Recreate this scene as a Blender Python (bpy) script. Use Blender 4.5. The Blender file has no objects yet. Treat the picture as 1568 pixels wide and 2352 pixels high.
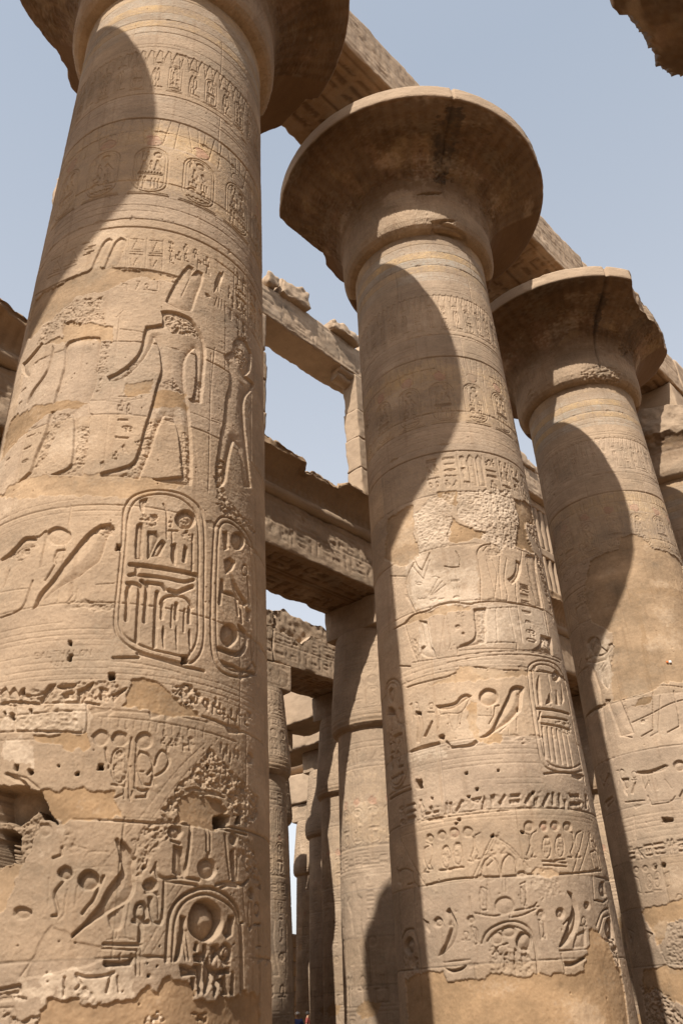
import bpy, math
import numpy as np
from mathutils import Vector, Matrix

# ------------------------------------------------------------------ camera, sky, sun, exposure
SC = bpy.context.scene
COL = SC.collection
CAM = dict(p=(-4.8674, -7.8656, 1.6438), yaw=0.7286, pitch=0.5385, roll=-0.0541, f=1898.3 / 2352.0)

def make_camera():
    y, p, r = CAM['yaw'], CAM['pitch'], CAM['roll']
    F = Vector((math.cos(p) * math.cos(y), math.cos(p) * math.sin(y), math.sin(p)))
    R0 = Vector((math.sin(y), -math.cos(y), 0)); U0 = R0.cross(F)
    c, s = math.cos(r), math.sin(r)
    R = c * R0 + s * U0; U = -s * R0 + c * U0
    cd = bpy.data.cameras.new('camera'); cd.sensor_fit = 'VERTICAL'; cd.sensor_height = 24.0
    cd.lens = CAM['f'] * 24.0; cd.clip_start = 0.05; cd.clip_end = 5000
    o = bpy.data.objects.new('camera', cd); COL.objects.link(o)
    m = Matrix(((R.x, U.x, -F.x), (R.y, U.y, -F.y), (R.z, U.z, -F.z))).to_4x4()
    m.translation = Vector(CAM['p']); o.matrix_world = m
    SC.camera = o
make_camera()

SUN_AZ, SUN_EL = math.radians(20.2), math.radians(50.0)   # azimuth is measured off the row of columns
SUN = Vector((-math.cos(SUN_AZ) * math.cos(SUN_EL), -math.sin(SUN_AZ) * math.cos(SUN_EL), math.sin(SUN_EL)))
W_ = bpy.data.worlds.new('World'); SC.world = W_; W_.use_nodes = True
nt = W_.node_tree; bg = nt.nodes['Background']
sky = nt.nodes.new('ShaderNodeTexSky'); sky.sky_type = 'NISHITA'; sky.sun_disc = False
sky.sun_elevation = SUN_EL; sky.sun_rotation = math.atan2(SUN.x, SUN.y)
sky.air_density = 1.0; sky.dust_density = 4.0; sky.ozone_density = 1.5
hs = nt.nodes.new('ShaderNodeHueSaturation'); hs.inputs['Saturation'].default_value = 0.62
nt.links.new(sky.outputs[0], hs.inputs['Color'])
# dusty desert haze: paler towards the horizon
wc = nt.nodes.new('ShaderNodeTexCoord'); sx = nt.nodes.new('ShaderNodeSeparateXYZ'); nt.links.new(wc.outputs['Generated'], sx.inputs[0])
hr = nt.nodes.new('ShaderNodeMapRange'); hr.inputs[1].default_value = 0.05; hr.inputs[2].default_value = 0.85; nt.links.new(sx.outputs['Z'], hr.inputs[0])
hc = nt.nodes.new('ShaderNodeMix'); hc.data_type = 'RGBA'; hc.inputs[6].default_value = (5.35, 5.35, 5.4, 1); hc.inputs[7].default_value = (2.55, 2.95, 3.5, 1); nt.links.new(hr.outputs[0], hc.inputs[0])
hm = nt.nodes.new('ShaderNodeMix'); hm.data_type = 'RGBA'; hm.inputs[0].default_value = 0.62; nt.links.new(hs.outputs[0], hm.inputs[6]); nt.links.new(hc.outputs[2], hm.inputs[7])
nt.links.new(hm.outputs[2], bg.inputs['Color'])
bg.inputs['Strength'].default_value = 0.136
ld = bpy.data.lights.new('sun', 'SUN'); ld.energy = 5.0; ld.angle = math.radians(0.53); ld.color = (1.0, 0.94, 0.85)
lo = bpy.data.objects.new('sun', ld); COL.objects.link(lo); lo.rotation_euler = (-SUN).to_track_quat('-Z', 'Y').to_euler()
SC.view_settings.view_transform = 'Standard'; SC.view_settings.look = 'None'
SC.view_settings.exposure = 0.57; SC.view_settings.gamma = 1.0
SC.cycles.diffuse_bounces = 5; SC.cycles.max_bounces = 6

# ------------------------------------------------------------------ relief traced from the shafts (u = arc at 1.66 m radius in cm, z in cm)
TRACES={0:"""P 0 2:-287,985 -236,971 -200,971 -159,974 -130,968 -109,966 -64,966 -71,955 -110,954 -128,947 -147,930 -192,932 -194,926 -212,915 -240,909 -268,904 -290,915 -295,954
P 1 1.5:-290,762 -279,780 -235,772 -194,764 -154,757 -166,750 -192,754 -217,746 -242,733 -276,722 -288,724
P 0 1.5:-205,895 -155,874 -134,868 -136,847 -166,855 -201,868
P 1 1:-111,780 -93,791 -83,787 -85,770 -110,764
P 1 1:-79,779 -46,781 -42,761 -82,754
P 0 1:-263,665 -224,673 -171,660 -125,657 -72,656 -39,657 -73,637 -104,626 -223,643
X 2.2:-193,923 -153,923 -149,881 -181,876 -201,889 -220,876 -246,872 -239,905 -211,912
S 4.5 9:-75,925 -69,948 -56,985 -50,994 -44,992 -45,980 -37,991 -30,990 -29,978 -38,940 -42,916 -52,911 -69,914 -76,918
L 2.5 3:-43,989 -57,935
P 1 1:-113,766 -101,786 -82,794 -83,778 -88,769 -100,770
P 1 1:-78,779 -45,784 -41,764 -79,755
W 2:-79,754 -41,756 -40,746 -78,745
S 6.5 8:-81,901 -77,890 -78,880 -97,872 -99,859 -99,842 -104,824 -115,807 -127,796 -135,792 -131,785 -120,787 -107,802 -96,820 -88,843 -86,858 -80,846 -76,821 -74,808 -79,785 -82,755 -86,733 -89,713 -91,694 -95,674 -109,666 -129,659 -128,655 -108,655 -88,654 -85,669 -78,695 -75,713 -71,733 -67,744 -57,744 -51,727 -47,703 -42,668 -59,661 -74,656 -66,653 -32,659 -31,674 -35,733 -40,767 -45,790 -48,822 -46,840 -36,858 -34,854 -32,815 -34,780 -40,776 -36,773 -23,779 -22,814 -20,850 -22,868 -27,883 -38,897 -43,904 -54,905 -67,906
X 3.2:-75,898 -54,905 -38,897 -23,873 -42,874 -65,870 -76,879
X 1.8:-85,733 -68,742 -76,710 -85,674 -89,654 -106,656 -95,673
X 2:-46,725 -35,727 -32,674 -36,661 -43,670
X 2.4:-77,781 -61,802 -51,787 -44,784 -60,783
X 1.5:-119,798 -100,822 -98,814 -116,790 -128,786 -132,790
X 2:-32,807 -23,810 -23,779 -36,773
L 1.6 1.8:-125,896 -133,884
L 1.6 1.8:-129,885 -128,801
L 1.6 1.8:-129,782 -126,671
L 1.5 1.5:-36,753 -21,663
L 1.5 1.5:-38,747 -30,709 -18,662
L 1.6 2.4:-13,859 -11,743 -9,665
L 2 2.4:-139,758 -117,754 -92,763
L 2 2.4:-43,758 -12,758 5,760
L 2.4 2.6:-119,763 -100,763
L 2 2.4:-127,865 -99,862
L 2 2.2:-20,866 10,871
G throne 7 15 2.6:-119,743
G cobra 9 16 2.6:-111,738
G water 11 8 2.6:-117,726
G eye 12 11 2.6:-112,713
G arm 15 13 2.6:-118,699
G bird 9 16 2.6:-110,683
G throne 6 10 2.6:-118,677
L 1.4 1.4:-77,861 -76,847 -68,849 -69,864
L 1.4 1.4:-60,862 -59,848 -49,849 -49,862
S 6.5 8:7,870 24,887 22,901 33,918 50,927 66,916 64,884 50,865 73,870 73,861 52,836 46,815 50,780 57,741 65,703 47,692 41,721 36,744 27,748 18,710 15,679 1,669 -2,683 1,715 5,747 10,770 11,804 18,825 17,858 10,863
X 2.4:28,901 45,911 57,889 42,865 28,873
X 2.4:2,712 16,715 14,686 1,677
S 4 6:20,874 20,872 18,869 16,866 14,864 11,863 9,863 8,864 7,866 8,869 9,871 11,874 13,876 16,877 18,877 19,876
L 2 2.6:15,855 50,838
L 1.6 2:29,809 21,768
L 1.6 2:33,806 29,767
L 2 2.6:23,754 51,750
L 2 2.6:70,871 83,859 100,854
L 2.2 3:65,833 57,811 75,739
S 5.5 9:-196,849 -192,857 -173,859 -152,856 -148,853 -148,827 -146,782 -150,765 -152,759 -148,728 -147,697 -147,665 -147,656 -185,664 -167,667 -160,676 -166,731 -170,743 -180,734 -189,709 -197,685 -203,670 -232,668 -214,677 -211,698 -202,722 -200,749 -198,768 -193,798 -191,823
S 5.5 7:-239,878 -233,871 -252,844 -249,831 -258,833 -277,853 -283,871 -269,866 -252,869
S 5 6:-215,859 -210,847 -213,820 -225,803 -241,783 -245,786 -242,798 -216,820
L 2 2.4:-250,841 -241,873
P 1 1.2:-281,769 -255,774 -221,773 -198,768 -156,757 -180,757 -200,753 -228,741 -250,733 -266,739
P 0 1.4:-234,872 -212,870 -161,868 -135,865 -139,853 -173,860 -192,858 -213,861
X 2:-198,750 -173,743 -188,716 -196,689 -209,678 -206,697 -198,728
X 2.2:-163,724 -148,722 -147,684 -152,665 -161,664 -159,681
X 2:-146,847 -135,847 -136,796 -143,765 -146,802
L 1.7 2:-129,865 -128,798
L 1.7 2:-128,781 -126,670
S 3 4:-130,672 -127,674 -125,668 -128,664
L 1.5 1.6:-150,747 -135,657
L 1.5 1.6:-145,728 -130,659
L 2 2.2:-152,758 -122,755
L 2 2.4:-148,653 -128,655
G loaf 15 4 2.4:-274,755
G strokes 13 4 2.4:-268,740
G water 15 4 2.4:-271,730
G loaf 13 4 2.4:-268,712
G basket 12 4 2.4:-228,738
G viper 15 4 2.4:-231,727
G arm 14 8 2.4:-233,709
G mouth 11 8 2.4:-231,691
G water 9 10 2.4:-266,790
G water 13 8 2.4:-267,810
L 2 2.5:-131,937 -130,942 -125,940 -124,929
L 2 2.5:-114,946 -110,946 -114,931
O 2 2.5:-99,940 -99,938 -99,937 -100,936 -101,935 -102,936 -103,937 -103,939 -103,941 -103,942 -102,943 -101,943 -100,942 -99,941
L 2.2 2.5:-104,933 -88,933
L 2 2.5:-88,950 -87,936
L 2 2.5:-83,956 -69,958
X 3:-1,707 16,713 14,664 20,660 3,653 1,683
S 4 5:1,1009 -5,980 -12,966 -11,990 -4,1009
L 2 2.5:-7,960 -10,944
L 2 2.5:-3,960 -4,944
L 2 2.5:1,961 1,944
L 2 2.5:6,961 7,945
L 2.5 3:-12,1027 -1,1025 35,1026 54,1017
L 2.5 3:2,1013 -6,973
G reed 9 21 2.4:10,974
G ankh 11 23 2.4:22,987
G sedge 9 22 2.4:16,961
G ankh 11 23 2.4:30,980
G throne 13 25 2.4:38,969
G pot 9 20 2.4:13,936
G was 11 22 2.4:25,932
G was 13 24 2.4:43,953
G man 14 26 2.4:50,938
G was 11 23 2.4:26,966
L 1.8 3:-8,872 -11,811 -11,756 -10,658
L 1.6 2:46,1054 40,971
L 1.6 2:-154,758 -107,759
L 1.5 2:-11,761 21,767
S 3.5 8:-164,1023 -157,1027 -152,1023 -153,1014 -166,971 -177,969 -174,985
S 3.5 8:-148,1020 -141,1026 -135,1023 -132,1016 -140,975 -158,971 -154,995
L 1.6 2:-133,1026 -129,970
L 1.6 2:-107,1026 -105,970
L 1.6 2:-86,1027 -84,971
L 1.6 2:-130,1026 -127,970
O 1.8 2.5:-124,1003 -120,1019 -113,1003
L 2 2.5:-129,1023 -111,1022
L 2 2.5:-127,999 -110,999
L 2 2.5:-127,995 -110,994
L 2 2.5:-125,986 -122,973
L 2 2.5:-120,973 -117,987 -111,972
O 1.8 2.5:-98,1002 -94,1020 -88,1004
L 2 2.5:-103,1022 -86,1024
L 2 2.5:-102,998 -85,1001
L 2 2.5:-102,994 -85,996
L 2 2.5:-100,986 -97,973
L 2 2.5:-96,973 -92,987 -86,974
O 1.8 2.5:-245,1005 -239,1020 -228,998
L 2 2.5:-256,1032 -234,1026
L 2 2.5:-256,1005 -227,995
L 2 2.5:-257,999 -228,990
O 1.8 2.5:-213,1002 -208,1019 -200,1000
L 2 2.5:-220,1025 -204,1026
L 2 2.5:-221,998 -199,998
L 2 2.5:-221,993 -200,992
L 2.5 3:-190,1015 -180,1015
L 2.5 3:-191,1005 -181,1005
L 2.5 3:-196,1028 -185,1027
L 2.5 3:-185,1018 -175,1018
L 2.5 3:-186,1008 -176,1008
G sedge 9 15 2:-80,1014
G ankh 9 15 2:-79,1001
G cobra 9 15 2:-78,987
G pot 9 16 2:-60,1015
G cobra 9 16 2:-59,998
G ankh 10 17 2:-47,1011
G flag 10 18 2:-41,993
G throne 11 18 2:-31,1006
G man 11 18 2:-28,991
G throne 9 16 2:-69,997
L 3 3:-292,996 -248,974 -200,970 -168,970 -130,969 -64,966
S 7 10:-112,597 -123,595 -131,588 -139,576 -148,562 -156,550 -163,535 -174,523 -179,505 -164,518 -153,528 -138,535 -128,545 -118,553 -115,568 -114,583 -107,590
X 2:-129,589 -119,595 -108,594 -107,585 -117,579
S 5 16:-150,583 -150,579 -153,576 -157,574 -162,574 -167,575 -172,579 -176,583 -178,587 -177,591 -175,594 -170,596 -165,596 -160,594 -155,591 -151,587
L 3 4:-178,593 -177,577 -178,565 -178,552
L 3 4:-154,568 -162,568 -165,558 -162,553 -167,542 -170,536
L 2.2 3:-165,556 -161,560 -161,552
S 7 9:-234,575 -219,579 -206,592 -197,591 -187,587 -188,577 -204,579 -212,573 -233,572
X 2:-219,579 -198,584 -186,577 -205,560
L 3 4:-179,593 -185,588 -196,590
L 2.5 3:-216,557 -220,539
L 3 4:-184,538 -186,529 -189,511 -197,506 -216,505
L 2 2.5:-224,534 -188,530
L 2 2.5:-143,530 -139,517 -146,506
L 2 2.5:-136,523 -136,511 -141,508
X 2:-148,508 -130,513 -104,507 -105,499 -144,502
L 2 2.5:-119,527 -102,529
O 3 4:-100,599 -101,617 -93,633 -75,642 -59,645 -39,645 -21,637 -15,625 -12,587 -11,523 -9,493 -11,471 -20,457 -30,454 -55,456 -76,460 -92,470 -98,482 -99,496 -99,535 -99,577
O 3 3.5:-96,599 -95,615 -89,629 -73,637 -59,640 -42,639 -27,630 -22,620 -19,585 -18,521 -16,491 -19,474 -27,461 -56,462 -73,466 -89,474 -94,485 -95,496 -95,536 -95,578
L 4 5:-96,452 -74,454
L 4 5:-75,458 -55,455 -31,451 -8,451
L 2 2:-97,449 -72,448 -33,444
S 9 10:-24,618 -25,613 -27,609 -31,605 -36,603 -40,602 -44,604 -47,607 -48,611 -47,616 -45,620 -41,624 -37,626 -32,627 -28,625 -25,622
X 1.5:-30,611 -30,609 -31,607 -33,605 -35,604 -37,604 -39,605 -40,606 -40,607 -40,609 -39,611 -37,613 -35,613 -33,614 -31,613 -30,612
S 6 4:-86,628 -78,631 -78,626 -81,625 -81,612 -84,614
X 3:-67,606 -67,602 -69,599 -71,597 -74,596 -76,596 -79,597 -81,600 -82,603 -81,607 -80,610 -78,612 -75,613 -72,613 -69,612 -68,609
S 7 5:-87,596 -85,599 -81,601 -79,592 -79,559 -85,558
S 6 7:-75,591 -66,593 -62,585 -66,577 -70,563 -73,559
S 8 4:-63,582 -59,584 -56,581 -62,565 -69,563
S 8 4:-50,582 -45,583 -44,578 -45,558 -49,561
S 8 4:-36,584 -32,581 -34,563 -37,563
L 2.5 3.5:-61,627 -57,619 -55,586
O 2.2 3.5:-51,604 -51,603 -51,602 -52,601 -53,601 -54,601 -55,602 -55,603 -55,605 -54,606 -53,607 -52,607 -51,607 -51,606
L 2.5 3.5:-55,596 -44,598
L 2.5 3.5:-50,597 -49,583
L 3 4:-27,598 -26,556
X 3:-28,598 -28,595 -30,593 -32,591 -34,590 -37,590 -39,590 -40,592 -41,594 -41,596 -39,598 -37,600 -35,601 -32,601 -30,601 -28,600
L 6 8:-89,551 -63,551 -21,552
L 5 6:-82,548 -83,541 -89,539
L 5 6:-81,540 -53,541 -34,540 -24,546
L 5 7:-88,528 -90,520 -88,508 -88,491
L 5 6:-90,530 -83,531 -78,528 -78,513 -77,470
L 5 7:-77,534 -71,530 -71,514 -71,491
L 5 7:-71,533 -57,533 -53,528
L 5 7:-61,524 -61,500 -60,467
L 6 7:-49,528 -41,527 -25,538
L 4 6:-57,512 -54,520 -43,524 -31,524 -24,515
L 5 6:-55,513 -55,497
S 7 5:-53,489 -51,484 -51,466 -54,481
L 3 4:-59,510 -58,487
L 5 6:-41,515 -41,499
S 7 5:-40,492 -38,486 -38,465 -41,484
L 3 4:-45,512 -45,489
L 5 6:-27,514 -27,498
S 7 5:-26,491 -24,485 -24,465 -27,483
L 3 4:-32,511 -32,487
O 3.5 4.5:-1,614 3,627 12,637 30,639 53,635 71,623 79,579 80,512 76,473 41,456 13,454 2,466 -2,495 -2,546
O 3 4:5,614 9,625 16,631 30,633 51,627 64,614 68,574 70,508 67,478 41,462 17,461 8,472 5,497 4,549
S 8 8:49,621 48,616 45,611 41,607 36,604 31,602 28,603 25,606 24,610 25,615 27,620 31,624 36,627 40,628 45,628 48,625
S 9 12:38,502 37,497 33,492 29,488 24,485 19,485 15,486 12,489 11,494 12,499 14,504 18,508 23,511 29,511 33,510 36,507
L 7 8:39,513 51,510 53,496 38,479 10,479
L 6 7:9,529 12,556 15,544 34,546 37,526
S 7 6:14,581 24,589 32,586 27,575 17,566
S 7 6:11,616 19,620 21,599 14,594
S 7 5:23,573 28,566 40,553 55,546 48,538 28,548
L 6 7:41,542 44,520
L 5 6:55,577 59,547
S 7 6:51,540 63,540 59,526 53,525
O 3 4:55,586 54,583 53,580 50,578 48,577 46,577 45,579 44,582 45,585 46,588 48,590 50,591 53,591 54,589
L 5 6:63,510 65,485
L 5 6:14,466 22,465 31,466 41,465 55,468 74,471
S 6 4:41,464 48,465 45,456 40,456
L 5 6:67,482 74,478
X 2.5:1,645 20,663 43,655 80,652 69,639 36,639 12,639
H 14:-104,572 -100,572 -100,566 -104,566
H 14:-138,468 -135,468 -134,463 -137,464
H 14:-137,456 -133,455 -133,450 -137,450
H 18:-98,437 -94,438 -93,431 -98,430
H 14:-33,462 -26,463 -26,455 -32,453
H 12:-177,425 -173,425 -172,420 -176,420
H 14:-183,406 -179,405 -178,399 -182,400
H 12:-192,406 -189,406 -188,402 -191,402
H 12:-165,407 -163,406 -162,402 -165,402
P 1 1.5:-85,405 -81,420 -77,431 -69,435 -56,434 -47,429 -39,422 -24,412 -8,405 -34,402 -62,404
X 4:-41,431 -21,435 -12,425 -22,412 -36,421
L 4 5:-198,425 -194,429 -189,421 -184,427 -179,419 -175,425 -174,421
L 3 4:-172,419 -160,418 -154,420
S 7 5:-150,427 -144,427 -153,412 -157,410 -157,414
S 6 5:-143,425 -126,426 -128,423 -138,422
S 6 5:-138,418 -127,419 -128,416 -135,414
S 7 5:-124,421 -111,428 -113,423 -120,408 -122,409
S 6 5:-105,424 -97,422 -99,410 -104,412
S 6 5:-94,417 -82,424 -87,418 -92,410
L 4 5:-196,415 -185,415 -157,410
L 3 4:-115,409 -104,407
X 2.5:-199,428 -174,419 -153,426 -106,431 -82,423 -95,409 -142,408 -196,412
W 2:-180,409 -115,408 -112,393 -114,382 -174,387
W 2:-194,412 -181,408 -176,387 -191,389
L 3 4:-180,411 -115,409 -112,393 -113,381 -176,387 -179,409
L 3 4:-196,414 -181,411
L 2.5 3:-191,388 -178,387
X 1.5:-175,402 -125,403 -117,383 -169,387
P 1 1.5:-158,383 -113,380 -109,369 -121,365 -154,379
W 2:-186,382 -159,377 -153,361 -154,356 -181,359
L 2 2.2:-110,404 -78,402 -34,402 -1,401 42,401
L 2 2.2:-103,396 -68,395 -27,393 36,390
L 1.8 2:-100,395 -100,388
L 1.8 2:-93,394 -93,388
L 1.8 2:-86,394 -86,387
L 1.8 2:-80,393 -80,386
L 1.8 2:-73,393 -73,386
L 1.8 2:-66,393 -66,386
L 1.8 2:-59,393 -60,385
L 1.8 2:-52,393 -53,385
L 1.8 2:-45,393 -46,385
L 1.8 2:-38,393 -38,385
L 1.8 2:-30,393 -31,385
L 1.8 2:-23,394 -23,385
L 1.8 2:-15,395 -15,386
L 1.8 2:-6,395 -7,386
S 4 12:-93,378 -94,375 -95,373 -97,371 -100,370 -102,371 -104,372 -106,375 -107,377 -107,380 -105,382 -103,384 -101,385 -98,384 -96,383 -94,380
S 4 12:-77,377 -77,374 -79,372 -81,370 -83,370 -86,370 -88,372 -90,374 -91,377 -90,379 -89,382 -87,383 -84,384 -82,383 -79,382 -78,380
S 4 12:-56,377 -56,374 -58,371 -60,370 -63,369 -66,369 -68,371 -70,373 -71,376 -70,379 -69,381 -67,383 -64,384 -61,384 -58,382 -57,380
G throne 5 6 1.8:-48,375
G throne 5 6 1.8:-41,374
G reed 5 6 1.8:-44,369
G sedge 5 6 1.8:-36,375
G bird 5 6 1.8:-29,379
G sedge 5 7 1.8:-23,378
G was 5 6 1.8:-23,372
G flag 5 6 1.8:-28,371
G cobra 5 6 1.8:-48,382
G ankh 5 6 1.8:-34,380
O 2.2 2.5:-18,382 -18,380 -18,379 -19,379 -20,378 -21,379 -21,380 -22,381 -21,382 -21,384 -20,384 -19,384 -18,384 -18,383
L 2.2 2.5:-23,377 -16,378
L 2.2 2.5:-19,378 -19,371
G reed 6 11 3.5:-5,413
G flag 6 11 3.5:2,411
G throne 6 11 3.5:9,412
G ankh 7 11 3.5:15,408
G cobra 8 12 3.5:25,410
G flag 9 11 3.5:34,411
G was 8 11 3.5:21,402
G bird 8 11 3.5:32,403
G cobra 10 12 3.5:47,410
G cobra 9 12 3.5:37,417
G cobra 7 11 3.5:4,417
G basket 12 13 3.5:53,417
O 3 4:-2,420 -3,418 -3,417 -4,416 -5,416 -6,417 -7,418 -8,419 -7,420 -7,422 -6,423 -5,423 -3,422 -3,421
S 5 5:33,406 42,406 45,401 36,399
L 3 4:-8,406 39,402
G reed 5 9 2.2:13,376
G pot 6 10 2.2:20,375
G pot 7 10 2.2:31,376
G pot 7 10 2.2:36,373
G reed 6 9 2.2:16,370
G reed 6 10 2.2:25,369
S 4 6:68,381 67,379 66,376 63,375 61,374 58,374 56,374 55,376 54,378 55,380 56,382 58,384 61,385 63,385 66,384 67,383
O 2.5 3:-75,354 -76,347 -77,342 -80,339 -83,339 -86,342 -88,347 -89,353 -89,360 -88,365 -85,368 -82,369 -79,366 -77,360
O 2 2.5:-77,354 -77,348 -78,344 -80,341 -82,341 -85,344 -86,348 -87,353 -87,359 -86,364 -85,366 -82,366 -80,364 -78,359
S 4 5:-80,364 -80,363 -81,362 -82,361 -83,361 -84,361 -85,362 -86,363 -86,364 -86,365 -85,366 -84,367 -83,367 -82,367 -81,366 -80,365
X 1.5:-87,360 -78,360 -76,341 -86,342
L 3 3:-87,337 -76,336 -76,340
L 3 3.5:-95,368 -93,357 -90,355 -91,351
L 2.5 3:-74,378 -75,359 -72,326
L 2.5 3:-69,379 -69,357 -68,335
O 3 3.5:-66,366 -68,361 -67,350 -61,338 -55,338 -53,346 -54,357 -59,365
L 2.5 3:-68,349 -62,349
L 3 3.5:-51,339 -54,345 -44,350 -39,360 -42,367 -47,369 -51,364 -52,355 -58,347
L 3 3.5:-68,335 -62,332 -57,334 -58,328 -66,327
L 2.5 3:-77,335 -76,326
L 2.5 3:-70,332 -71,324
L 2.5 3:-86,325 -78,329
L 1.4 1.4:-5,381 -34,352 -71,297 -93,266 -105,246
L 1.4 1.4:4,381 -30,344 -51,311 -61,298
X 3.5:4,378 -12,363 -28,345 -45,316 -35,314 -27,326 -21,340 -3,341 12,341 24,337 24,327 52,316 75,328 80,345 52,353 28,358
X 2.8:-51,288 -34,305 -30,311 -43,312 -51,307 -61,295 -62,271 -56,267
P 1 1.5:-145,334 -114,334 -88,332 -84,324 -76,312 -91,308 -115,309 -125,303 -131,310 -138,323
P 3 3:-27,332 -5,334 10,331 24,325 15,314 13,308 -15,308 -30,310 -30,318
S 4 4:-22,337 -15,341 -3,339 12,340 21,335 7,336 -5,334 -21,332
H 34:-191,341 -161,338 -151,333 -144,332 -135,316 -127,303 -134,308 -142,310 -149,320 -155,314 -166,308 -185,314
H 12:-185,314 -166,308 -155,314 -149,320 -142,310 -141,302 -146,292 -149,276 -159,275 -163,300 -169,305 -184,307
H 45:-184,307 -169,305 -163,300 -160,276 -178,276
X 3.2:-185,313 -166,308 -149,320 -142,310 -146,292 -149,276 -159,275 -163,300 -184,307
S 3 14:-131,301 -131,299 -132,297 -134,296 -136,296 -138,297 -141,298 -142,300 -143,302 -143,304 -142,306 -140,307 -138,307 -135,307 -133,305 -131,303
L 4 6:-177,350 -163,342 -155,336
S 6 8:-177,350 -160,344 -155,336 -163,340 -173,346
W 2:-148,275 -140,295 -129,304 -120,301 -130,281 -147,271
P 0 1.2:-178,276 -159,275 -149,276 -155,266 -157,253 -161,241 -172,242
H 16:-100,354 -96,354 -95,349 -100,349
H 14:-117,348 -115,348 -114,345 -117,345
H 14:-171,357 -167,356 -167,352 -170,353
H 14:-158,353 -154,353 -153,348 -157,348
H 12:-2,363 2,363 2,360 -1,360
H 6:-133,354 -131,354 -131,352 -132,352
H 26:10,316 19,320 28,319 27,309 10,308
H 22:37,323 46,323 43,314 35,313
L 3 4:-115,309 -91,308 -74,307 -48,306 -31,308 4,307 52,307
L 2 2.5:-184,382 -183,363 -184,353
L 2.5 3:-177,350 -159,345 -146,335
L 1.8 2:-122,369 -118,349
L 2 2:-189,380 -116,375
S 8 14:-75,293 -74,291 -72,289 -68,285 -65,279 -63,278 -64,275 -65,271 -63,267 -63,263 -62,259 -62,254 -65,247 -71,243 -79,239 -88,233 -95,229 -104,221 -106,220 -106,223 -98,230 -91,239 -87,245 -85,252 -81,258 -75,265 -73,269 -74,276 -75,283 -76,291
S 3.5 18:-81,235 -69,243 -69,232 -71,225 -75,224 -79,227
L 1.8 2.4:-73,224 -73,219 -80,218
L 1.8 2.4:-71,219 -67,219 -59,217
L 1.8 2:-68,245 -70,226
L 1.8 2:-65,246 -67,226 -65,219
L 1.6 1.8:-86,225 -80,218
L 4 6:-79,292 -76,285 -74,276
L 1.6 1.8:-73,270 -64,271
L 2 2.6:-67,291 -67,292 -65,293 -63,291 -63,284 -65,280
L 1.6 2:-67,290 -66,289 -65,290 -65,291 -66,291
L 3.6 5:-82,215 -67,214 -54,214
L 2.4 3:-83,212 -57,210
L 2.4 3.4:-57,210 -56,193
L 2 3:-54,213 -53,193
S 9 6:-81,201 -80,203 -68,202 -65,201 -73,200 -79,199
L 2.2 3:-69,208 -70,204 -67,202
L 2.2 3:-61,207 -61,203 -65,201
S 10 11:-90,261 -90,258 -92,256 -94,254 -97,254 -100,254 -103,256 -105,259 -106,262 -105,265 -104,267 -102,269 -99,270 -96,269 -93,267 -91,265
S 8 8:-111,267 -111,265 -112,263 -114,262 -116,262 -118,262 -120,264 -121,265 -122,267 -122,269 -121,271 -119,272 -117,273 -115,272 -113,271 -112,269
L 3 5:-117,261 -121,256 -123,252 -121,246 -118,239 -119,236 -122,236
L 2 2.4:-113,255 -114,246 -113,237 -117,233
L 2 2.4:-117,261 -113,261 -113,258
L 2 2.4:-106,257 -106,242
S 7 7:-45,257 -45,256 -46,254 -48,253 -50,253 -52,253 -54,254 -55,255 -56,257 -55,259 -54,261 -53,262 -51,262 -49,262 -47,261 -46,259
L 3 4.5:-52,252 -46,252 -43,250
L 3 4.5:-48,248 -49,242 -47,235 -45,230 -40,229 -37,232 -38,261
L 2.2 3:-42,248 -41,242 -42,233 -40,231
O 4 6:-52,238 -52,235 -53,233 -54,232 -56,232 -58,233 -60,235 -60,238 -60,240 -59,243 -57,244 -55,244 -54,243 -52,241
O 2.4 3:-53,237 -53,235 -53,234 -55,233 -56,233 -57,234 -58,235 -58,237 -58,239 -58,240 -56,241 -55,241 -54,240 -53,239
L 5 6:-61,231 -55,230 -50,230
L 5 7:-55,229 -55,217
L 3.4 5:-87,264 -89,257 -91,252 -93,246 -97,242 -100,237
O 2.2 3:-93,243 -93,242 -94,241 -95,242 -96,243 -96,244 -95,244 -95,245 -94,245 -93,244
L 3 4:-121,287 -121,281 -127,279
L 3 4:-46,272 -46,268 -42,264 -37,263
L 1.6 2.2:-108,287 -102,285
L 1.5 1.5:-102,280 -100,283 -84,282
L 1.5 1.5:-110,270 -83,272
L 1.6 2:-117,223 -108,222
X 1.4:-121,297 -114,298 -110,284 -117,283 -121,289
X 1.4:-60,304 -48,306 -58,293 -63,295
X 2.2:-39,301 -37,299 -55,270 -60,259 -62,262 -58,273 -47,290
L 2 2.6:-37,301 -51,285 -61,269
S 5 12:-138,239 -139,237 -140,236 -142,235 -145,235 -147,235 -150,237 -152,238 -152,240 -152,242 -151,243 -149,244 -146,244 -143,243 -141,242 -139,241
L 4 5:-165,278 -169,273
L 2 2.4:-128,264 -126,243
S 3 9:-131,301 -131,299 -132,297 -134,296 -136,296 -138,296 -140,298 -142,299 -142,302 -142,304 -141,305 -139,306 -137,307 -135,306 -133,305 -131,303
L 4 6:-33,202 -33,222 -32,238 -25,248 -12,255 3,258 17,256 32,250 43,240 47,224 49,178
L 3 4:-28,202 -28,222 -27,234 -21,245 -9,251 3,253 19,249 30,245 39,238 44,223 46,179
L 2 2.6:-24,203 -24,222
L 2 2.4:-12,254 -10,251
L 2 2.4:3,258 3,253
S 17 10:21,232 19,226 15,221 9,217 2,216 -4,217 -10,220 -14,225 -15,231 -14,237 -11,243 -6,247 1,248 8,247 14,244 19,239
L 3 4:-7,237 -3,232 6,230 12,235
L 2.6 4:0,228 0,224
L 2.6 4:2,228 3,224
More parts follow.
